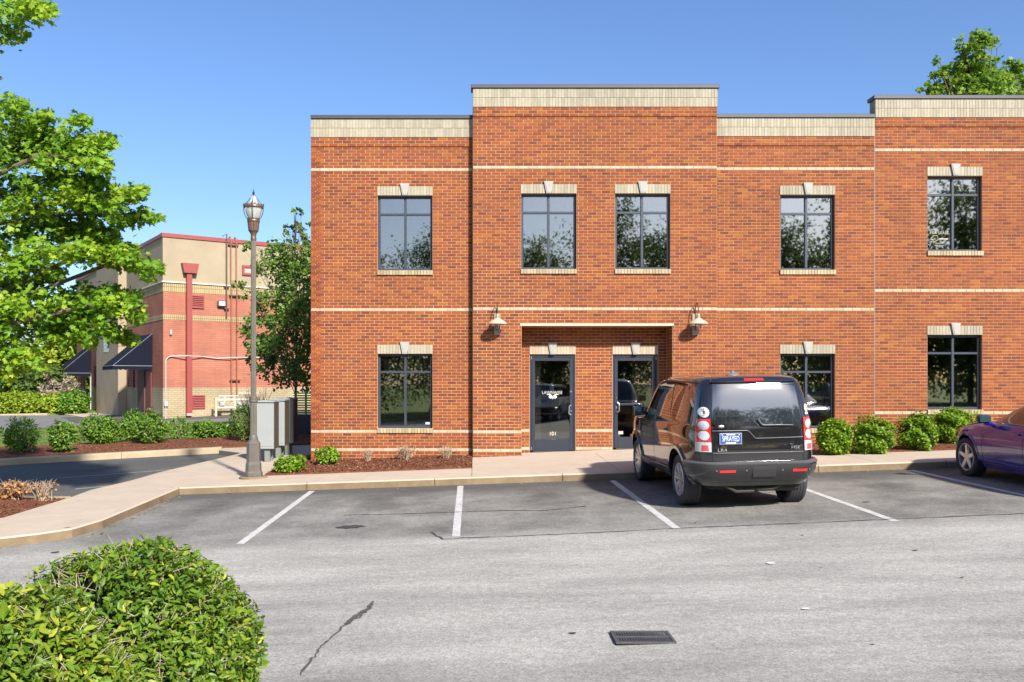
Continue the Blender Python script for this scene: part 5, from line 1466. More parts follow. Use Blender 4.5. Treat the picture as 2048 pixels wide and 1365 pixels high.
    for sx, sd in ((-.765, -1), (.765, 1)):
        for sy in (-AX, AX): make_wheel(t, sx, sy, wr, .25, sd, 7, .16, .245)
    mb = MB(); mb.box(-.50, .50, -1.84, 1.80, .40, .55); obj("chassis_block", mb, DARK, t)
    return t
SX, SY = 3.84, 14.28
BLACKPAINT = mat("black_car_paint", (.012, .012, .014), .06, spec=.6, coat=1)
suv = make_suv((SX, SY, G(SX, SY) + .0), R(1.8), "black boxy sport utility vehicle with a blue number plate parked nose in at the kerb", BLACKPAINT)
# pitch and roll with the ground
suv.rotation_euler = (math.atan(.02), -math.atan(.035) * .55, R(1.8))

def make_sedan(loc, rz, label, paint):
    t = thing("sedan", loc, label, "car", rz=rz)
    def taper(y):
        k = 1.0
        if y < -1.2: k -= .10 * min(1, (-1.2 - y) / .95) ** 1.6
        if y > 1.15: k -= .16 * min(1, (y - 1.15) / 1.0) ** 2
        return k
    lev0 = [(.20, .78, -2.08, 2.02, 5), (.32, .845, -2.20, 2.14, 5.5), (.48, .868, -2.26, 2.20, 6), (.60, .872, -2.26, 2.19, 6), (.70, .868, -2.25, 2.14, 6), (.78, .858, -2.23, 2.02, 5.5), (.845, .842, -2.21, 1.82, 5), (.89, .825, -2.18, 1.52, 5), (.925, .805, -2.12, 1.20, 5), (.95, .785, -2.02, .98, 5), (.985, .765, -1.80, .86, 5),
            (1.10, .715, -1.60, .62, 5), (1.20, .665, -1.40, .40, 5), (1.30, .60, -1.12, .14, 4.6), (1.36, .545, -.92, -.05, 4.2), (1.395, .47, -.74, -.22, 3.6), (1.41, .30, -.58, -.36, 3)]
    za = np.array([l[0] for l in lev0]); zz = np.unique(np.concatenate([za, np.linspace(.20, 1.41, 50)]))
    # smooth interpolation (Catmull-Rom on the level parameters)
    def crom(z):
        i = int(np.searchsorted(za, z) - 1); i = max(0, min(i, len(za) - 2)); t_ = (z - za[i]) / (za[i + 1] - za[i])
        out = []
        for c in range(1, 5):
            p0, p1, p2, p3 = lev0[max(i - 1, 0)][c], lev0[i][c], lev0[i + 1][c], lev0[min(i + 2, len(za) - 1)][c]
            m1 = (p2 - p0) * .5 * .8; m2 = (p3 - p1) * .5 * .8
            out.append((2 * t_**3 - 3 * t_**2 + 1) * p1 + (t_**3 - 2 * t_**2 + t_) * m1 + (-2 * t_**3 + 3 * t_**2) * p2 + (t_**3 - t_**2) * m2)
        return tuple(out)
    lev = [(float(z), *crom(float(z))) for z in zz]
    Hh = Hull(lev, taper)
    b = obj("body", Hh.body([l[0] for l in lev], 128), paint, t, smooth=True)
    AX = 1.35; cut = []
    for sx in (-1, 1):
        for sy in (-AX, AX):
            mb = MB(); poly = [(.365 * math.cos(a), .345 + .365 * math.sin(a)) for a in [math.pi * k / 24 for k in range(25)]] + [(-.365, 0), (.365, 0)]
            n = len(poly); x0, x1 = sx * .52, sx * 1.2
            V = [(x0, sy + p, q) for p, q in poly] + [(x1, sy + p, q) for p, q in poly]
            mb.add(V, [tuple(range(n)), tuple(range(2 * n - 1, n - 1, -1))] + [(i, n + i, n + (i + 1) % n, (i + 1) % n) for i in range(n)])
            cut.append(obj("cutter", mb, DARK)); cut[-1].parent = t
    bool_cut(b, cut); b.data.shade_smooth(); b.data.set_sharp_from_angle(angle=R(38))
    CG = mat("car_side_glass", (.03, .035, .03), .03, spec=.9, coat=1); SEAM = mat("panel_gap", None)
    for sg in (-1, 1):
        fn = lambda u, z, off, sg=sg: Hh.side(u, z, sg, off)
        obj("front_window", patch(fn, [(.70, .985), (.40, .97), (.10, .962), (-.20, .962)], [(.52, 1.09), (.30, 1.20), (.05, 1.29), (-.18, 1.325)], 18, 6, .004), CG, t, smooth=True)
        obj("rear_window", patch(fn, [(-.27, .962), (-1.1, .985)], [(-.25, 1.325), (-.95, 1.26)], 12, 6, .004), CG, t, smooth=True)
        obj("window_trim", patch(fn, [(.78, .952), (-1.25, .955)], [(.78, .964), (-1.25, .967)], 26, 1, .008, .012), mat("satin_chrome", None), t)
        for y in (.88, -.23, -1.12): obj("door_gap", patch(fn, [(y - .003 - (.05 if y > .5 else 0), .30), (y + .003 - (.05 if y > .5 else 0), .30)], [(y - .003, .93), (y + .003, .93)], 1, 10, .0015, .002), SEAM, t)
        for y in (-.05, -.95): obj("door_handle", patch(fn, [(y + .10, .80), (y - .10, .80)], [(y + .09, .835), (y - .09, .835)], 4, 2, .03, .04), paint, t, smooth=True)
        obj("rocker", patch(fn, [(.95, .205), (-.95, .205)], [(.95, .28), (-.95, .28)], 16, 2, .02, .03), paint, t, smooth=True)
        obj("fender_crease", patch(fn, [(1.85, .80), (.9, .835), (-1.6, .865)], [(1.85, .812), (.9, .843), (-1.6, .873)], 30, 1, .005, .007), paint, t, smooth=True)
        m_o = MB(); m_o.cbox(-.10, .10, -.05, .06, -.06, .07, .03); mo = obj("mirror", m_o, BLACKP, t, smooth=True, loc=(sg * .965, .60, 1.015))
        mb = MB(); mb.cbox(-.085, .085, -.057, -.049, -.045, .055, .004); obj("mirror_glass", mb, mat("mirror_teal", (.12, .22, .24), .1, .8), mo)
        mb = MB(); mb.tube([(-sg * .02, 0, -.06), (-sg * .16, .03, -.10)], [.035, .03], 8); obj("mirror_arm", mb, paint, mo)
        obj("headlight", patch(fn, [(2.0, .60), (1.80, .63)], [(1.9, .74), (1.72, .77)], 6, 4, .012), mat("lamp_amber", (.62, .20, .02), .15, coat=1), t, smooth=True)
        mb = MB(); V = []; F = []; n = 24
        for sy in (-AX, AX):
            mb = MB(); V = []; F = []
            for k in range(n + 1):
                a = -.1 + (math.pi + .2) * k / n
                for rr, xo in ((.362, -.02), (.362, .010), (.385, .012), (.41, .001)):
                    yy, z_ = sy + rr * math.cos(a), max(.345 + rr * math.sin(a), .22); v = Hh.side(yy, z_, sg, xo); V.append((v.x, yy, z_))
            for k in range(n):
                for j in range(3): F.append((k * 4 + j, k * 4 + j + 1, (k + 1) * 4 + j + 1, (k + 1) * 4 + j))
            mb.add(V, F); obj("wheel_arch", mb, paint, t, smooth=True)
    frnt = lambda u, z, off: Hh.front(u, z, off); rear = lambda u, z, off: Hh.rear(u, z, off)
    obj("windscreen", patch(frnt, [(-.66, .985), (.66, .985)], [(-.50, 1.31), (.50, 1.31)], 14, 6, .004), mat("car_dark_glass", None), t, smooth=True)
    obj("rear_glass", patch(rear, [(-.62, .99), (.62, .99)], [(-.48, 1.30), (.48, 1.30)], 14, 6, .004), mat("car_dark_glass", None), t, smooth=True)
    for sg in (-1, 1): obj("tail_lamp", patch(rear, [(sg * .48, .68), (sg * .74, .68)], [(sg * .48, .82), (sg * .72, .82)], 6, 3, .010), RED_L, t, smooth=True)
    obj("grille", patch(frnt, [(-.40, .45), (.40, .45)], [(-.44, .66), (.44, .66)], 8, 3, .008), BLACKP, t)
    for sx, sd in ((-.755, -1), (.755, 1)):
        for sy in (-AX, AX): make_wheel(t, sx, sy, .323, .215, sd, 5, 0, .232)
    mb = MB(); mb.box(-.5, .5, -1.9, 1.85, .16, .5); obj("underbody", mb, DARK, t)
    return t
PURPLE = mat("purple_blue_paint", (.012, .009, .21), .10, .0, spec=.6, coat=1)
sd = make_sedan((9.14, 13.42, G(9.14, 13.42)), 0, "dark purple blue sedan parked nose in at the right edge of the photo", PURPLE)
sd.rotation_euler = (math.atan(.02), -math.atan(.035), R(-.5))
# cars across the lot that the shop windows mirror
WP = mat("white_car_paint", (.62, .62, .61), .12, coat=1); SP = mat("silver_car_paint", (.32, .33, .35), .15, .5, coat=1)
make_suv((4.0, -6.0, G(4, -6)), R(203), "white sport utility vehicle behind the camera, mirrored in the glass of door 101", WP)
for i, (x, y, lab) in enumerate(((13.2, -6.2, "silver sedan behind the camera, mirrored in the lower window behind the black car"), (18.4, -6.3, "silver sedan behind the camera, mirrored in the lower window above the bushes"))):
    if i == 0: s0 = make_sedan((x, y, G(x, y)), R(180), lab, SP); s0["group"] = "silver sedans parked across the lot"
    else: copy_thing(s0, (x, y, G(x, y)), R(180), lab)

# ================================================================== VEGETATION
def shrub_thing(name, x, y, h0, rx, rz_, label, group, m, n, size, tmpl, seed, shell=.55, flat=-.5, up=.5, stems=7, lump=.16, jit=.5, double=None, trange=(0, 1)):
    g = G(x, y) + h0
    t = thing(name, (x, y, g), label, "shrub", group)
    fo = foliage("foliage", m, t, n, (x, y, g + rz_ * 1.02), (rx, rx * .9, rz_), size, tmpl, seed, shell=shell, lump=lump, up=up, flat=None, jit=jit, trange=trange)
    if double:
        foliage("foliage", m, t, int(n * .8), (x + double[0], y + .05, g + double[1] * 1.0), (double[2], double[2] * .9, double[1]), size, tmpl, seed + 5, shell=shell, lump=lump, up=up, jit=jit, trange=trange)
    mb = MB(); rr = random.Random(seed)
    for k in range(stems):
        a = rr.uniform(0, 6.28); q = rr.uniform(.2, .75)
        mb.tube([(x, y, g - .05), (x + math.cos(a) * rx * q * .5, y + math.sin(a) * rx * q * .5, g + rz_ * .7), (x + math.cos(a) * rx * q, y + math.sin(a) * rx * q, g + rz_ * 1.5)], [.016, .011, .005], 5)
    obj("stems", mb, TWIG, t, world=True)
    return t
# laurels in the far bed: (px centre, py base, half width px, height px)
LG = "laurel shrubs in the far mulch bed"
for i, (px, pb, hw, hh, lab, dbl) in enumerate((
    (43, 905, 32, 68, "round laurel shrub at the left end of the far row", None),
    (124, 903, 24, 60, "narrow laurel shrub, second from the left in the far row", None),
    (190, 890, 30, 60, "broad double laurel shrub, third from the left in the far row", (.35, .40, .36)),
    (268, 884, 26, 62, "tall leafy laurel shrub just left of the tallest one in the far row", None),
    (302, 888, 30, 66, "tallest roundest laurel shrub in the far row, below the maroon door", None),
    (358, 878, 24, 44, "small sparse laurel shrub below the red downpipe", None),
    (410, 878, 24, 34, "low wide laurel shrub at the right end of the far row", (.42, .22, .38)))):
    x, y = gp(px, pb, .18); s = 1750 / y
    shrub_thing("laurel_shrub", x, y, .16, hw / s, hh / s / 2, lab, LG, F_LAUR, 1300 if i != 5 else 420, .125, T_LONG, 20 + i, double=dbl, up=.9, lump=.24)
BG = "clipped shrubs along the right brick wall"
for i, (px, py, hw, hh, lab) in enumerate((
    (1668, 908, 36, 66, "round clipped shrub just right of the black car"),
    (1748, 905, 42, 66, "wide clipped shrub, second from the black car"),
    (1832, 899, 35, 64, "round clipped shrub below the expansion joint and left of the largest one"),
    (1912, 886, 48, 68, "largest bright green shrub below the lower right window beside the purple car"))):
    x, y = gp(px, py, .15); y = min(y, 18.75) ; x = (px - 950) / 1750 * y; s = 1750 / y
    shrub_thing("clipped_shrub", x, y, .14, hw / s * .88, hh / s / 2, lab, BG, F_SHRUB, 4200, .055, T_ROUND, 40 + i, shell=.55, lump=.26 + .08 * (i % 3), up=.3, double=((.07, .30, .2), (-.10, .22, .22), (.05, .34, .18), (-.14, .34, .28))[i])
x, y = gp(580, 944, .15)
shrub_thing("small_shrub", x, y, .14, .30, .16, "small green shrub with bare white twigs beside the street lamp", None, F_SHRUB, 900, .06, T_ROUND, 51, stems=16, trange=(.1, .9))
x, y = gp(655, 929, .15)
shrub_thing("small_shrub", x, y, .14, .26, .19, "small round green shrub at the left corner of the brick wall", None, F_SHRUB, 1100, .05, T_ROUND, 52)
# dry twig clumps
def twigs(name, x, y, h0, r, h, n, label, group, seed, m=TWIG, leaves=0, rad=.006):
    g = G(x, y) + h0; t = thing(name, (x, y, g), label, "plant", group); rr = random.Random(seed); mb = MB()
    for k in range(n):
        a = rr.uniform(0, 6.28); q = rr.uniform(.15, 1); bx_, by_ = rr.gauss(0, r * .2), rr.gauss(0, r * .2)
        p0 = Vector((bx_, by_, -.03)); p1 = Vector((bx_ + math.cos(a) * r * q * .5, by_ + math.sin(a) * r * q * .5, h * rr.uniform(.35, .6))); p2 = Vector((bx_ + math.cos(a) * r * q + rr.gauss(0, .03), by_ + math.sin(a) * r * q, h * rr.uniform(.6, 1.1)))
        mb.tube([p0, p1, p2], [rad * 1.3, rad, rad * .4], 4)
        for _ in range(2):
            s = p1 + (p2 - p1) * rr.uniform(0, .8); e = s + Vector((rr.gauss(0, r * .3), rr.gauss(0, r * .3), h * rr.uniform(.1, .35))); mb.tube([s, e], [rad * .6, rad * .3], 3)
    obj("twigs", mb, m, t)
    if leaves: foliage("dry_leaves", F_DEAD, t, leaves, (x, y, g + h * .55), (r, r * .8, h * .5), .05, T_ROUND, seed, shell=.3)
    return t
TG = "withered twig clumps along the left brick wall"
for i, (px, r, h, n, lab) in enumerate(((737, .14, .24, 26, "smallest withered twig clump, leftmost by the brick wall"), (812, .26, .28, 60, "densest withered twig clump below the lower left window"), (893, .24, .26, 34, "pale withered twig clump nearest the projecting brick bay"))):
    y = 19.15; x = (px - 950) / 1750 * y; twigs("withered_plant", x, y, .15, r, h, n, lab, TG, 60 + i, leaves=(6, 30, 8)[i])
x, y = -7.72, 14.55
twigs("withered_shrub", x, y, .22, .34, .27, 60, "withered brown shrub on the mulch island at the left edge", None, 70, leaves=520)
twigs("sparse_shrub", x + .42, y + .25, .15, .24, .30, 30, "sparse grey green twiggy shrub right of the withered brown one", None, 71, leaves=40)
# dark shrub behind the lamp post
x, y = (490 - 950) / 1750 * 25.6, 25.6
shrub_thing("dark_shrub", x, y, .22, .42, .50, "dark green upright shrub behind the street lamp", None, F_DOG, 1500, .10, T_LONG, 80, up=.8)
twigs("bare_shrub", x + .1, y + .7, .25, .6, 1.35, 80, "bare grey twiggy shrub behind the dark green one", None, 81, m=mat("twig_grey", (.22, .18, .15), .9))

# foreground holly hedges
def hedge(px, py, yd, rx, ry, rz_, n, label, seed, tsh=0.0, bare=None):
    cx, cy, cz = at(px, py, yd)
    g = G(cx, cy); t = thing("holly_bush", (cx, cy, g), label, "bush", "clipped holly bushes in the foreground")
    c = np.array((cx, cy, cz)); r = np.array((rx, ry, rz_))
    gg = np.random.default_rng(seed)
    def pts(n, lo, hi):
        d = gg.normal(size=(n, 3)); d = nrmz(d); e = d * (np.sum(np.abs(d) ** 2.7, axis=1, keepdims=True) ** (-1 / 2.7))
        ph = 1 + .035 * np.sin(d[:, 0] * 7 + 1) + .03 * np.sin(d[:, 1] * 9 + 2) + .03 * np.sin(d[:, 2] * 8)
        P = c + e * (ph * gg.uniform(lo, hi, n))[:, None] * r
        return P, d
    P, d = pts(n, .78, 1.03)
    cl = gg.uniform(0, 1, (40, 1)); cd = nrmz(gg.normal(size=(40, 3))); tb = cl[np.argmax(d @ cd.T, axis=1), 0]
    N = d * .7 + gg.normal(size=(n, 3)) * .55 + np.array([0, 0, .35]); U = d * .55 + gg.normal(size=(n, 3)) * .75 + np.array([0, 0, .35])
    tint = np.clip(.25 * tb + .75 * gg.beta(2.2, 2.6, n), 0, 1); tint = np.clip(np.where(gg.uniform(0, 1, n) < .035, 1.0, tint) + tsh, 0, 1)
    S = gg.uniform(.6, 1.35, n) * .035
    dist = np.linalg.norm(P - np.array((0, 0, ZC)), axis=1)
    # leaves nearest to the eye on the outer skin become single objects
    keep = np.ones(n, bool)
    if bare:
        bc, br = bare; dd_ = np.linalg.norm((P - np.array(bc)) / np.array(br), axis=1); keep = ~((dd_ < 1.20) & (gg.uniform(0, 1, n) < .93))
        P, N, U, S, tint, dist, d = P[keep], N[keep], U[keep], S[keep], tint[keep], dist[keep], d[keep]; n = len(P)
    outer = np.linalg.norm((P - c) / r, axis=1) > .98
    order = np.argsort(np.where(outer & (d[:, 1] < .1) & (d[:, 2] > -.1), dist, 99)); sel = np.zeros(n, bool); sel[order[:300]] = True
    me = leaf_mesh("foliage", P[~sel], N[~sel], U[~sel], S[~sel], tint[~sel], T_OVAL, F_HEDGE, tuple(wloc(t)))
    o = bpy.data.objects.new("foliage", me); COL.objects.link(o); o.parent = t; o["kind"] = "stuff"
    lms = []
    for k in range(8):
        m1 = leaf_mesh("leaf", np.zeros((1, 3)), np.array([[0, 0, 1.]]), np.array([[0, 1., 0]]), np.array([1.]), np.array([.15 + .1 * k]), T_OVAL, F_HEDGE); lms.append(m1)
    for i in np.where(sel)[0]:
        u = Vector(U[i]); nn = Vector(N[i]).normalized(); u = (u - nn * u.dot(nn)).normalized(); w_ = u.cross(nn)
        M = Matrix(((w_.x, u.x, nn.x), (w_.y, u.y, nn.y), (w_.z, u.z, nn.z)))
        lo = bpy.data.objects.new("leaf", lms[min(7, int(tint[i] * 8))]); COL.objects.link(lo); lo.parent = t
        lo.rotation_euler = M.to_euler(); s = float(S[i]); lo.scale = (s, s, s); lo.location = Vector(P[i]) - wloc(t)
    # twigs in and just through the skin
    mb = MB(); nt_ = int(n * .075); Pq, dq = pts(nt_, .80, .985)
    for p, dd in zip(Pq, dq):
        p = Vector(p); q = Vector(dd); e = p + (q * .5 + Vector((random.gauss(0, .6), random.gauss(0, .6), random.gauss(0.2, .5)))).normalized() * random.uniform(.03, .09)
        s = p - q * .04 + Vector((random.gauss(0, .02), random.gauss(0, .02), random.gauss(0, .02))); mb.tube([s, p, e], [.0022, .0018, .0010], 4)
    obj("twigs", mb, mat("twig_pale", (.36, .30, .22), .8), t, world=True, kind="stuff")
    mb = MB(); 
    for j in range(9):
        a = j * .7; mb.tube([(cx, cy, g - .05), (cx + math.cos(a) * rx * .3, cy + math.sin(a) * ry * .3, (g + cz) / 2), (cx + math.cos(a) * rx * .7, cy + math.sin(a) * ry * .7, cz + rz_ * .2)], [.022, .016, .008], 6)
    obj("branches", mb, BARK, t, world=True)
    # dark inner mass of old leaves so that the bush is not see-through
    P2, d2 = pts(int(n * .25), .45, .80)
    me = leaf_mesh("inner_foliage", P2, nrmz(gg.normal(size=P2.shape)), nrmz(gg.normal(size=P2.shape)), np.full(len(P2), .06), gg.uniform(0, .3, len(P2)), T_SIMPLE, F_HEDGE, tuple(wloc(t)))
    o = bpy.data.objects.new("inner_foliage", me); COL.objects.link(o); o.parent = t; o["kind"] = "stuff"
    return t
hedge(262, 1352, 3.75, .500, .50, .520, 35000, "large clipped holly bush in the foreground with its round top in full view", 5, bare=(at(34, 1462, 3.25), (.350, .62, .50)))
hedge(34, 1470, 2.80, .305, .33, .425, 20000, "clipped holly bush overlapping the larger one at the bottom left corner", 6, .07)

# maple reaching in from the left
MD = 14.6
mp = thing("maple_tree", (-10.4, 14.3, G(-10.4, 14.3) + .2), "bright green maple tree whose branches reach in from the left edge", "tree")
def mw(px, py, dz=0.0): return Vector(at(px, py, MD + dz))
BR = [  # (points px, thickness px, density, depth offset)
    ([(-140, 40), (-30, 20), (40, 20), (98, 14)], [60, 50, 34, 17], 1.25, -.3),
    ([(-60, 80), (10, 50), (45, 70)], [30, 24, 12], .6, .1),
    ([(-30, 90), (0, 92)], [16, 8], .12, .4), ([(-30, 150), (2, 155)], [14, 9], .12, .2),
    ([(-160, 300), (-40, 240), (20, 210), (40, 206)], [50, 40, 24, 12], .9, .3),
    ([(-100, 300), (20, 280), (62, 250), (90, 226)], [60, 42, 24, 12], 1.0, -.2),
    ([(60, 290), (110, 262), (150, 236), (170, 236)], [34, 22, 14, 9], .6, .1),
    ([(-140, 380), (0, 320), (90, 292), (170, 292), (222, 276)], [60, 50, 36, 24, 13], 1.7, .0),
    ([(80, 310), (160, 318), (208, 322), (218, 330)], [34, 26, 17, 9], 1.0, -.5),
    ([(-120, 420), (0, 390), (110, 352), (175, 362), (200, 358)], [56, 44, 30, 22, 10], 1.4, .4),
    ([(-100, 440), (40, 420), (140, 400), (210, 392), (262, 386), (282, 374)], [54, 44, 34, 26, 17, 8], 1.5, -.2),
    ([(120, 430), (200, 430), (270, 428), (320, 432)], [30, 26, 19, 8], 1.0, .1),
    ([(-140, 500), (0, 470), (120, 452), (190, 462), (225, 470)], [60, 46, 34, 20, 10], 1.5, .5),
    ([(-100, 540), (20, 520), (130, 500), (215, 500), (262, 512)], [56, 44, 34, 24, 13], 1.5, -.3),
    ([(170, 505), (240, 500), (290, 528), (322, 536)], [26, 24, 16, 7], .8, -.1),
    ([(240, 520), (280, 548), (300, 556)], [17, 13, 9], .35, .1),
    ([(-100, 600), (10, 570), (80, 560), (118, 540)], [54, 42, 26, 10], 1.1, .5),
    ([(-100, 640), (40, 620), (150, 606), (220, 592), (268, 600)], [54, 44, 34, 26, 12], 1.6, .0),
    ([(180, 610), (240, 618), (285, 628)], [28, 22, 9], .8, -.3),
    ([(60, 640), (150, 640), (220, 656), (262, 678)], [34, 28, 20, 8], 1.0, .2),
    ([(-100, 680), (20, 660), (100, 660), (170, 672), (178, 680)], [48, 38, 26, 14, 8], 1.0, .3),
    ([(-120, 720), (-20, 690), (40, 705), (80, 735)], [48, 42, 26, 9], 1.1, -.2),
    ([(-90, 650), (-20, 620), (40, 600)], [50, 40, 22], .8, -.6),
    ([(-90, 740), (-20, 730), (30, 745)], [30, 24, 12], .5, -.4),
]
PP = []; TT = []
g = np.random.default_rng(11)
wood = MB(); bmain = Vector((-10.4, 14.3, 0))
trunk_pts = [Vector((-10.4, 14.3, G(-10, 14))), Vector((-10.35, 14.4, 2.2)), Vector((-10.5, 14.5, 4.2)), Vector((-10.4, 14.6, 6.5)), Vector((-10.6, 14.6, 8.8)), Vector((-10.6, 14.6, 11))]
for pts, th_, dens, dz in BR:
    W3 = [mw(px, py, dz + .25 * k) for k, (px, py) in enumerate(pts)]
    t0 = max((p for p in trunk_pts if p.z < W3[0].z - .1), key=lambda p: p.z, default=trunk_pts[1])
    root = t0 + (W3[0] - t0) * .0
    wood.tube([root] + W3, [.05] + [max(.006, .030 * (1 - k / len(W3))) for k in range(len(W3))], 6)
    n = int(dens * 1250 * sum(math.dist(pts[i], pts[i + 1]) for i in range(len(pts) - 1)) / 260)
    f = g.uniform(0, len(pts) - 1, n) if True else None
    i0 = np.minimum(f.astype(int), len(pts) - 2); k = f - i0
    pa_ = np.array(pts, float); tha = np.array(th_, float)
    px = pa_[i0] * (1 - k)[:, None] + pa_[i0 + 1] * k[:, None]; tk = tha[i0] * (1 - k) + tha[i0 + 1] * k
    # leaves sit in small sprays
    ns = max(6, n // 20); sp_f = g.uniform(0, 1, ns); which = np.argsort(f)[(np.linspace(0, n - 1, ns)).astype(int)]
    cen = px[which] + g.normal(size=(ns, 2)) * tk[which][:, None] * np.array([.42, .42]); cz = g.normal(size=ns) * .35
    a = g.integers(0, ns, n); tkk = tk[which][a]
    q = cen[a] + g.normal(size=(n, 2)) * np.minimum(15, tkk * .6)[:, None] * np.array([.85, .6]) + np.array([0, 3])
    dep = MD + dz + .25 * k + cz[a] + g.normal(size=n) * .12
    P = np.column_stack([dep * (q[:, 0] - 950) / 1750, dep, ZC + (765 - q[:, 1]) * dep / 1750])
    PP.append(P); sprt = g.uniform(0, 1, ns); TT.append(np.clip(.5 * sprt[a] + .5 * g.beta(2, 2, n) + .12 * (dz < 0), 0, 1))
    for s_ in range(0, ns, 3):
        c3 = at(cen[s_][0], cen[s_][1], MD + dz + cz[s_]); b3 = mw(px[which[s_]][0], px[which[s_]][1], dz); wood.tube([b3, c3], [.008, .003], 4)
# rest of the crown, outside the frame to the left and above
Pout, dd = blob_points(3200, (-11.6, 14.8, 6.0), (2.3, 3.0, 5.2), .55, .2, 3)
Pout = Pout[(Pout[:, 0] < (-40 - 950) / 1750 * Pout[:, 1])]
PP.append(Pout); TT.append(g.uniform(0, 1, len(Pout)))
P = np.concatenate(PP); T = np.concatenate(TT); n = len(P)
N = g.normal(size=(n, 3)) * .55 + np.array([.1, -.35, .75]); U = g.normal(size=(n, 3)) * .6 + np.array([.25, -.2, -.75])
me = leaf_mesh("crown", P, N, U, g.uniform(.65, 1.2, n) * .096, T, T_MAPLE, F_MAPLE, tuple(wloc(mp)))
o = bpy.data.objects.new("crown", me); COL.objects.link(o); o.parent = mp; o["kind"] = "stuff"
obj("branches", wood, BARK, mp, world=True, smooth=True)
mb = MB(); mb.tube(trunk_pts, [.20, .16, .13, .10, .06, .03], 12); obj("trunk", mb, BARK, mp, world=True, smooth=True)
print("maple leaves", n)

# generic trees
def tree(name, x, y, z0, crown, n, size, m, tmpl, label, seed, group=None, trunk_r=.14, clumps=0, shell=.35, lump=.25, trange=(0, 1), up=.1, jit=.6):
    """crown: list of (dx, dy, zc, rx, ry, rz)"""
    t = thing(name, (x, y, z0), label, "tree", group); rr = random.Random(seed)
    zc = max(c[2] for c in crown)
    mb = MB(); mb.tube([(x, y, z0 - .2), (x + .05, y, z0 + (zc - z0) * .4), (x, y, zc)], [trunk_r, trunk_r * .75, trunk_r * .3], 8)
    obj("trunk", mb, BARK, t, world=True, smooth=True)
    mb = MB(); 
    for c in crown:
        for k in range(7):
            d = Vector((rr.gauss(0, 1), rr.gauss(0, 1), rr.uniform(-.3, 1))).normalized(); e = Vector((x + c[0] + d.x * c[3] * .85, y + c[1] + d.y * c[4] * .85, c[2] + d.z * c[5] * .85))
            s = Vector((x, y, z0 + (c[2] - z0) * rr.uniform(.45, .9))); mb.tube([s, (s + e) / 2 + Vector((0, 0, .1)), e], [trunk_r * .35, trunk_r * .2, trunk_r * .06], 5)
    obj("limbs", mb, BARK, t, world=True)
    vol = sum(c[3] * c[5] for c in crown)
    PPs = []; TTs = []; DD = []
    g = np.random.default_rng(seed)
    for i, c in enumerate(crown):
        k = int(n * c[3] * c[5] / vol)
        nc = max(8, clumps or k // 28); cp, cd = blob_points(nc, (x + c[0], y + c[1], c[2]), c[3:6], shell, lump, seed + i)
        ci = g.integers(0, nc, k); s_ = (c[3] + c[5]) * .5 * .17
        PPs.append(cp[ci] + g.normal(size=(k, 3)) * s_ * .62); DD.append(nrmz(cd[ci] + g.normal(size=(k, 3)) * .4)); tb = g.uniform(0, 1, nc)[ci]; TTs.append(np.clip(.45 * tb + .55 * g.beta(2, 2.4, k), 0, 1))
    P = np.concatenate(PPs); d = np.concatenate(DD); T = trange[0] + (trange[1] - trange[0]) * np.concatenate(TTs); k = len(P)
    me = leaf_mesh("crown", P, d * .4 + np.array([0, 0, .6]) + g.normal(size=(k, 3)) * jit, d * .6 + np.array([0, 0, up]) + g.normal(size=(k, 3)) * .6, g.uniform(.7, 1.25, k) * size, T, tmpl, m, tuple(wloc(t)))
    o = bpy.data.objects.new("crown", me); COL.objects.link(o); o.parent = t; o["kind"] = "stuff"
    return t
def tpx(name, px, ytop, ybot, hw, Y, n, size, m, tmpl, label, seed, **kw):
    """one-crown tree from its outline in the photograph at distance Y"""
    x = (px - 950) / 1750 * Y; zt = ZC + (765 - ytop) * Y / 1750; zb = ZC + (765 - ybot) * Y / 1750; r = hw * Y / 1750
    return tree(name, x, Y, G(x, Y), [(0, 0, (zt + zb) / 2, r, r, (zt - zb) / 2)], n, size, m, tmpl, label, seed, **kw)
# dogwood behind the left corner of the brick building
Y = 28.0; s = Y / 1750
def cr_(cx, cy, rx, rz_): return ((cx - 590) * s, random.uniform(-.4, .4), ZC + (765 - cy) * s, rx * s, rx * s, rz_ * s)
tree("dogwood_tree", (590 - 950) * s, Y, G(-6, Y) + .2, [cr_(545, 520, 42, 40), cr_(590, 560, 75, 80), cr_(545, 640, 48, 60), cr_(600, 700, 95, 80), cr_(520, 700, 34, 50), cr_(660, 600, 80, 120), cr_(612, 470, 22, 26), cr_(575, 458, 12, 12), cr_(600, 430, 12, 9), cr_(492, 495, 14, 12), cr_(484, 572, 16, 8)],
     13500, .115, F_DOG, T_ROUND, "airy small leaved tree between the street lamp and the brick building", 90, trunk_r=.045, shell=.3, lump=.25, trange=(0, .9))
# tree above the right parapet
Y = 31.0; s = Y / 1750
def c2(cx, cy, rx, rz_): return ((cx - 1955) * s, random.uniform(-.3, .3), ZC + (765 - cy) * s, rx * s, rx * s, rz_ * s)
tree("tulip_tree", (1955 - 950) * s, Y, G(17, Y), [c2(1952, 120, 44, 54), c2(1945, 165, 48, 55), c2(1884, 150, 17, 40), c2(1868, 185, 26, 24), c2(2020, 160, 24, 36), c2(2045, 190, 40, 40), c2(1980, 200, 70, 60), c2(1950, 290, 100, 110)], 15000, .13, F_TOP, T_MAPLE, "bright green tree rising above the right end of the parapet", 91, trunk_r=.16, shell=.2, lump=.07)
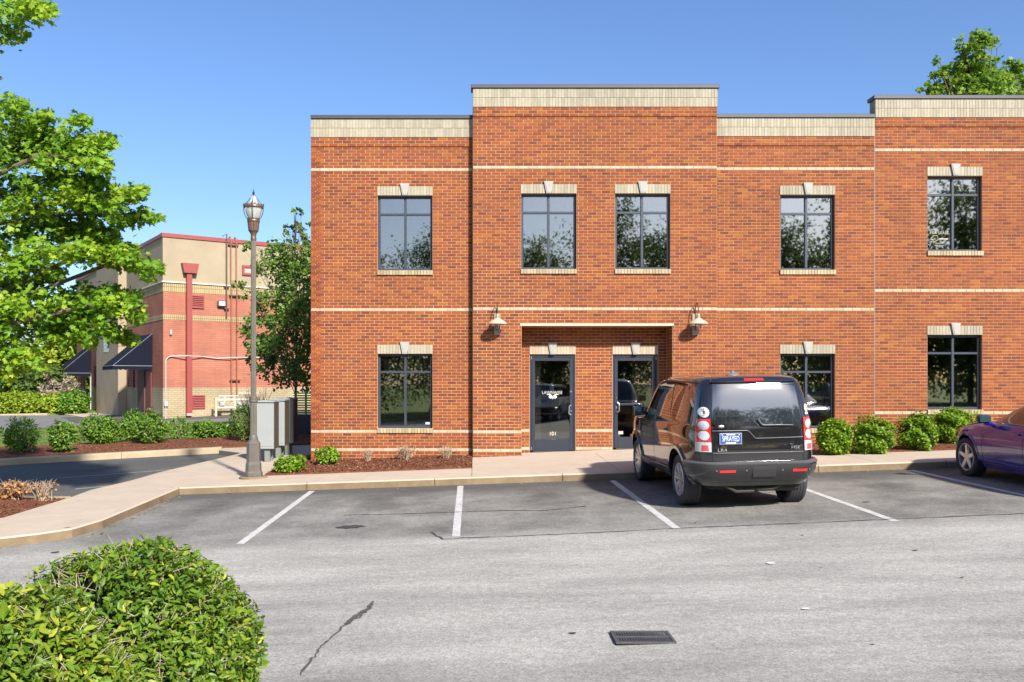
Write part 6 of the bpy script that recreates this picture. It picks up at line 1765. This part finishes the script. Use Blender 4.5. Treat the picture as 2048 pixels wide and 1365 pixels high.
# background at the left
FG = "trees beyond the drive at the left"
for i, (px, yt, yb, hw, Y, lab, m) in enumerate((
    (20, 720, 800, 60, 62, "low bushy green tree at the far left behind the hedge", F_FAR), (70, 688, 800, 46, 72, "pale domed tree far behind the hedge at the left", F_FAR), (122, 664, 790, 40, 66, "tree reaching up behind the farther awning", F_YEL),
    (158, 680, 790, 34, 70, "tree touching the corner of the neighbouring building", F_FAR), (-40, 690, 800, 60, 64, "tall green tree beyond the left edge of the drive", F_FAR), (100, 735, 805, 40, 58, "dark green tree low behind the hedge", F_BACK))):
    tpx("background_tree", px, yt, yb, hw, Y, 2600, .34, m, T_ROUND, lab, 100 + i, group=FG, lump=.25)
for i, (px, yt, yb, hw, lab) in enumerate(((95, 752, 805, 18, "bare pinkish grey shrub left of the farther awning post"), (140, 756, 800, 22, "bare pinkish grey shrub right against the neighbouring building"))):
    tpx("bare_tree", px, yt, yb, hw, 56.5, 900, .16, F_PINK, T_LONG, lab, 120 + i, group="bare shrubs behind the far hedge", trunk_r=.05)
HG = "far hedge bushes beyond the drive"
for i, (px, yt, yb, hw, m, lab) in enumerate(((-30, 786, 824, 40, F_YEL, "yellow green hedge bush at the left frame edge"), (28, 786, 824, 34, F_YEL, "yellow green hedge bush, second from the left frame edge"), (76, 790, 823, 28, F_YEL, "low yellow green hedge bush in the middle of the far hedge"), (112, 790, 822, 26, F_YEL, "rounded yellow green hedge bush beside the dark one"), (146, 784, 820, 24, F_LAUR, "dark green hedge bush next to the neighbouring building"))):
    Y = 54.5; x = (px - 950) / 1750 * Y; s = Y / 1750; zt = ZC + (765 - yt) * s; zb = G(x, Y) + .1
    t = thing("hedge_bush", (x, Y, zb), lab, "bush", HG)
    foliage("foliage", m, t, 2200, (x, Y, (zt + zb) / 2), (hw * s * 1.15, 1.0, (zt - zb) / 2 * 1.08), .17, T_ROUND, 130 + i, shell=.65, lump=.12)
# wooded edge behind the camera, seen in the upstairs windows
TB = "trees across the car park behind the camera"
spots = [(-30, -22, 10.5, 4.6), (-22, -25, 11.5, 5.0), (-15, -22, 12.8, 4.4), (-8.5, -23, 13.6, 4.4), (-2, -24, 13.4, 4.3), (3.5, -22.5, 12.8, 4.4), (9.5, -22, 14.2, 4.6), (15, -23.5, 13.2, 4.6), (21, -22, 13.6, 5.0), (28, -23, 15.6, 5.4), (36, -24, 17.0, 5.6), (45, -23, 13, 5.5), (-40, -23, 11.5, 5.5)]
base_t = []
for i in range(3):
    base_t.append(tree("shade_tree", 0, -60 - 10 * i, 0, [(0, 0, 5.2, 3.4, 3.2, 3.3), (1.8, .3, 3.4, 2.6, 2.4, 2.6), (-1.9, -.2, 3.5, 2.7, 2.4, 2.7), (.3, 0, 7.6, 2.1, 2.0, 1.8), (-.8, .5, 1.9, 3.0, 2.2, 1.8)], 30000, .14, F_BACK, T_ROUND, "x", 150 + i, group=TB, lump=.25))
labs = {-40: "wide shade tree at the outer left end of the row behind the camera", -30: "middling shade tree far left in the row behind the camera", -22: "tall shade tree left in the row behind the camera", -15: "small slim shade tree left of the pair mirrored in the left windows", -8.5: "shade tree mirrored in the upper left window", -2: "lowest narrow shade tree near the middle of the row behind the camera",
    3.5: "shade tree standing behind the white sport utility vehicle", 9.5: "tallish shade tree mirrored in the windows over the doors", 15: "shade tree standing behind the first silver sedan", 21: "high shade tree behind the second silver sedan", 28: "big shade tree mirrored in the upper right window", 36: "tallest shade tree right in the row behind the camera", 45: "broad shade tree at the outer right end of the row behind the camera"}
order = sorted(range(len(spots)), key=lambda i: spots[i][0])
for rank, i in enumerate(order):
    x, y, h, r = spots[i]
    lab = labs[x]
    b = base_t[i % 3]; c = copy_thing(b, (x, y, G(x, y)), random.uniform(0, 6.28), lab)
    c.scale = (r / 3.6, r / 3.6, h / 9.4)
for b in base_t:
    for ch in list(b.children): bpy.data.objects.remove(ch)
    bpy.data.objects.remove(b)
back_lawn = sheet("lawn", [(-60, -36), (60, -36), (60, -10.9), (-60, -10.9)], .14, GRASS, kind="structure", label="lawn behind the camera under the shade trees")
# fallen leaves along the kerb and on the lot
g = np.random.default_rng(5)
pts = []
for _ in range(46):
    t = g.uniform(0, 1); pts.append((-5.28 + abs(g.normal()) * .06, 11.9 + t * 3.6))
for _ in range(26): pts.append((g.uniform(-5, 9), 15.80 - abs(g.normal()) * .08))
for _ in range(14): pts.append((g.uniform(-4, 10), g.uniform(6, 15)))
pts = np.array(pts); n = len(pts)
P = np.column_stack([pts, [G(a, b) + .012 for a, b in pts]])
me = leaf_mesh("fallen_leaves", P, np.array([0, 0, 1.]) + g.normal(size=(n, 3)) * .25, g.normal(size=(n, 3)) * np.array([1, 1, .1]), g.uniform(.02, .055, n), g.uniform(0, 1, n), T_ROUND, F_DEAD)
o = bpy.data.objects.new("fallen_leaves", me); COL.objects.link(o); tag(o, "scattered dry leaves on the asphalt and along the kerb", kind="stuff")
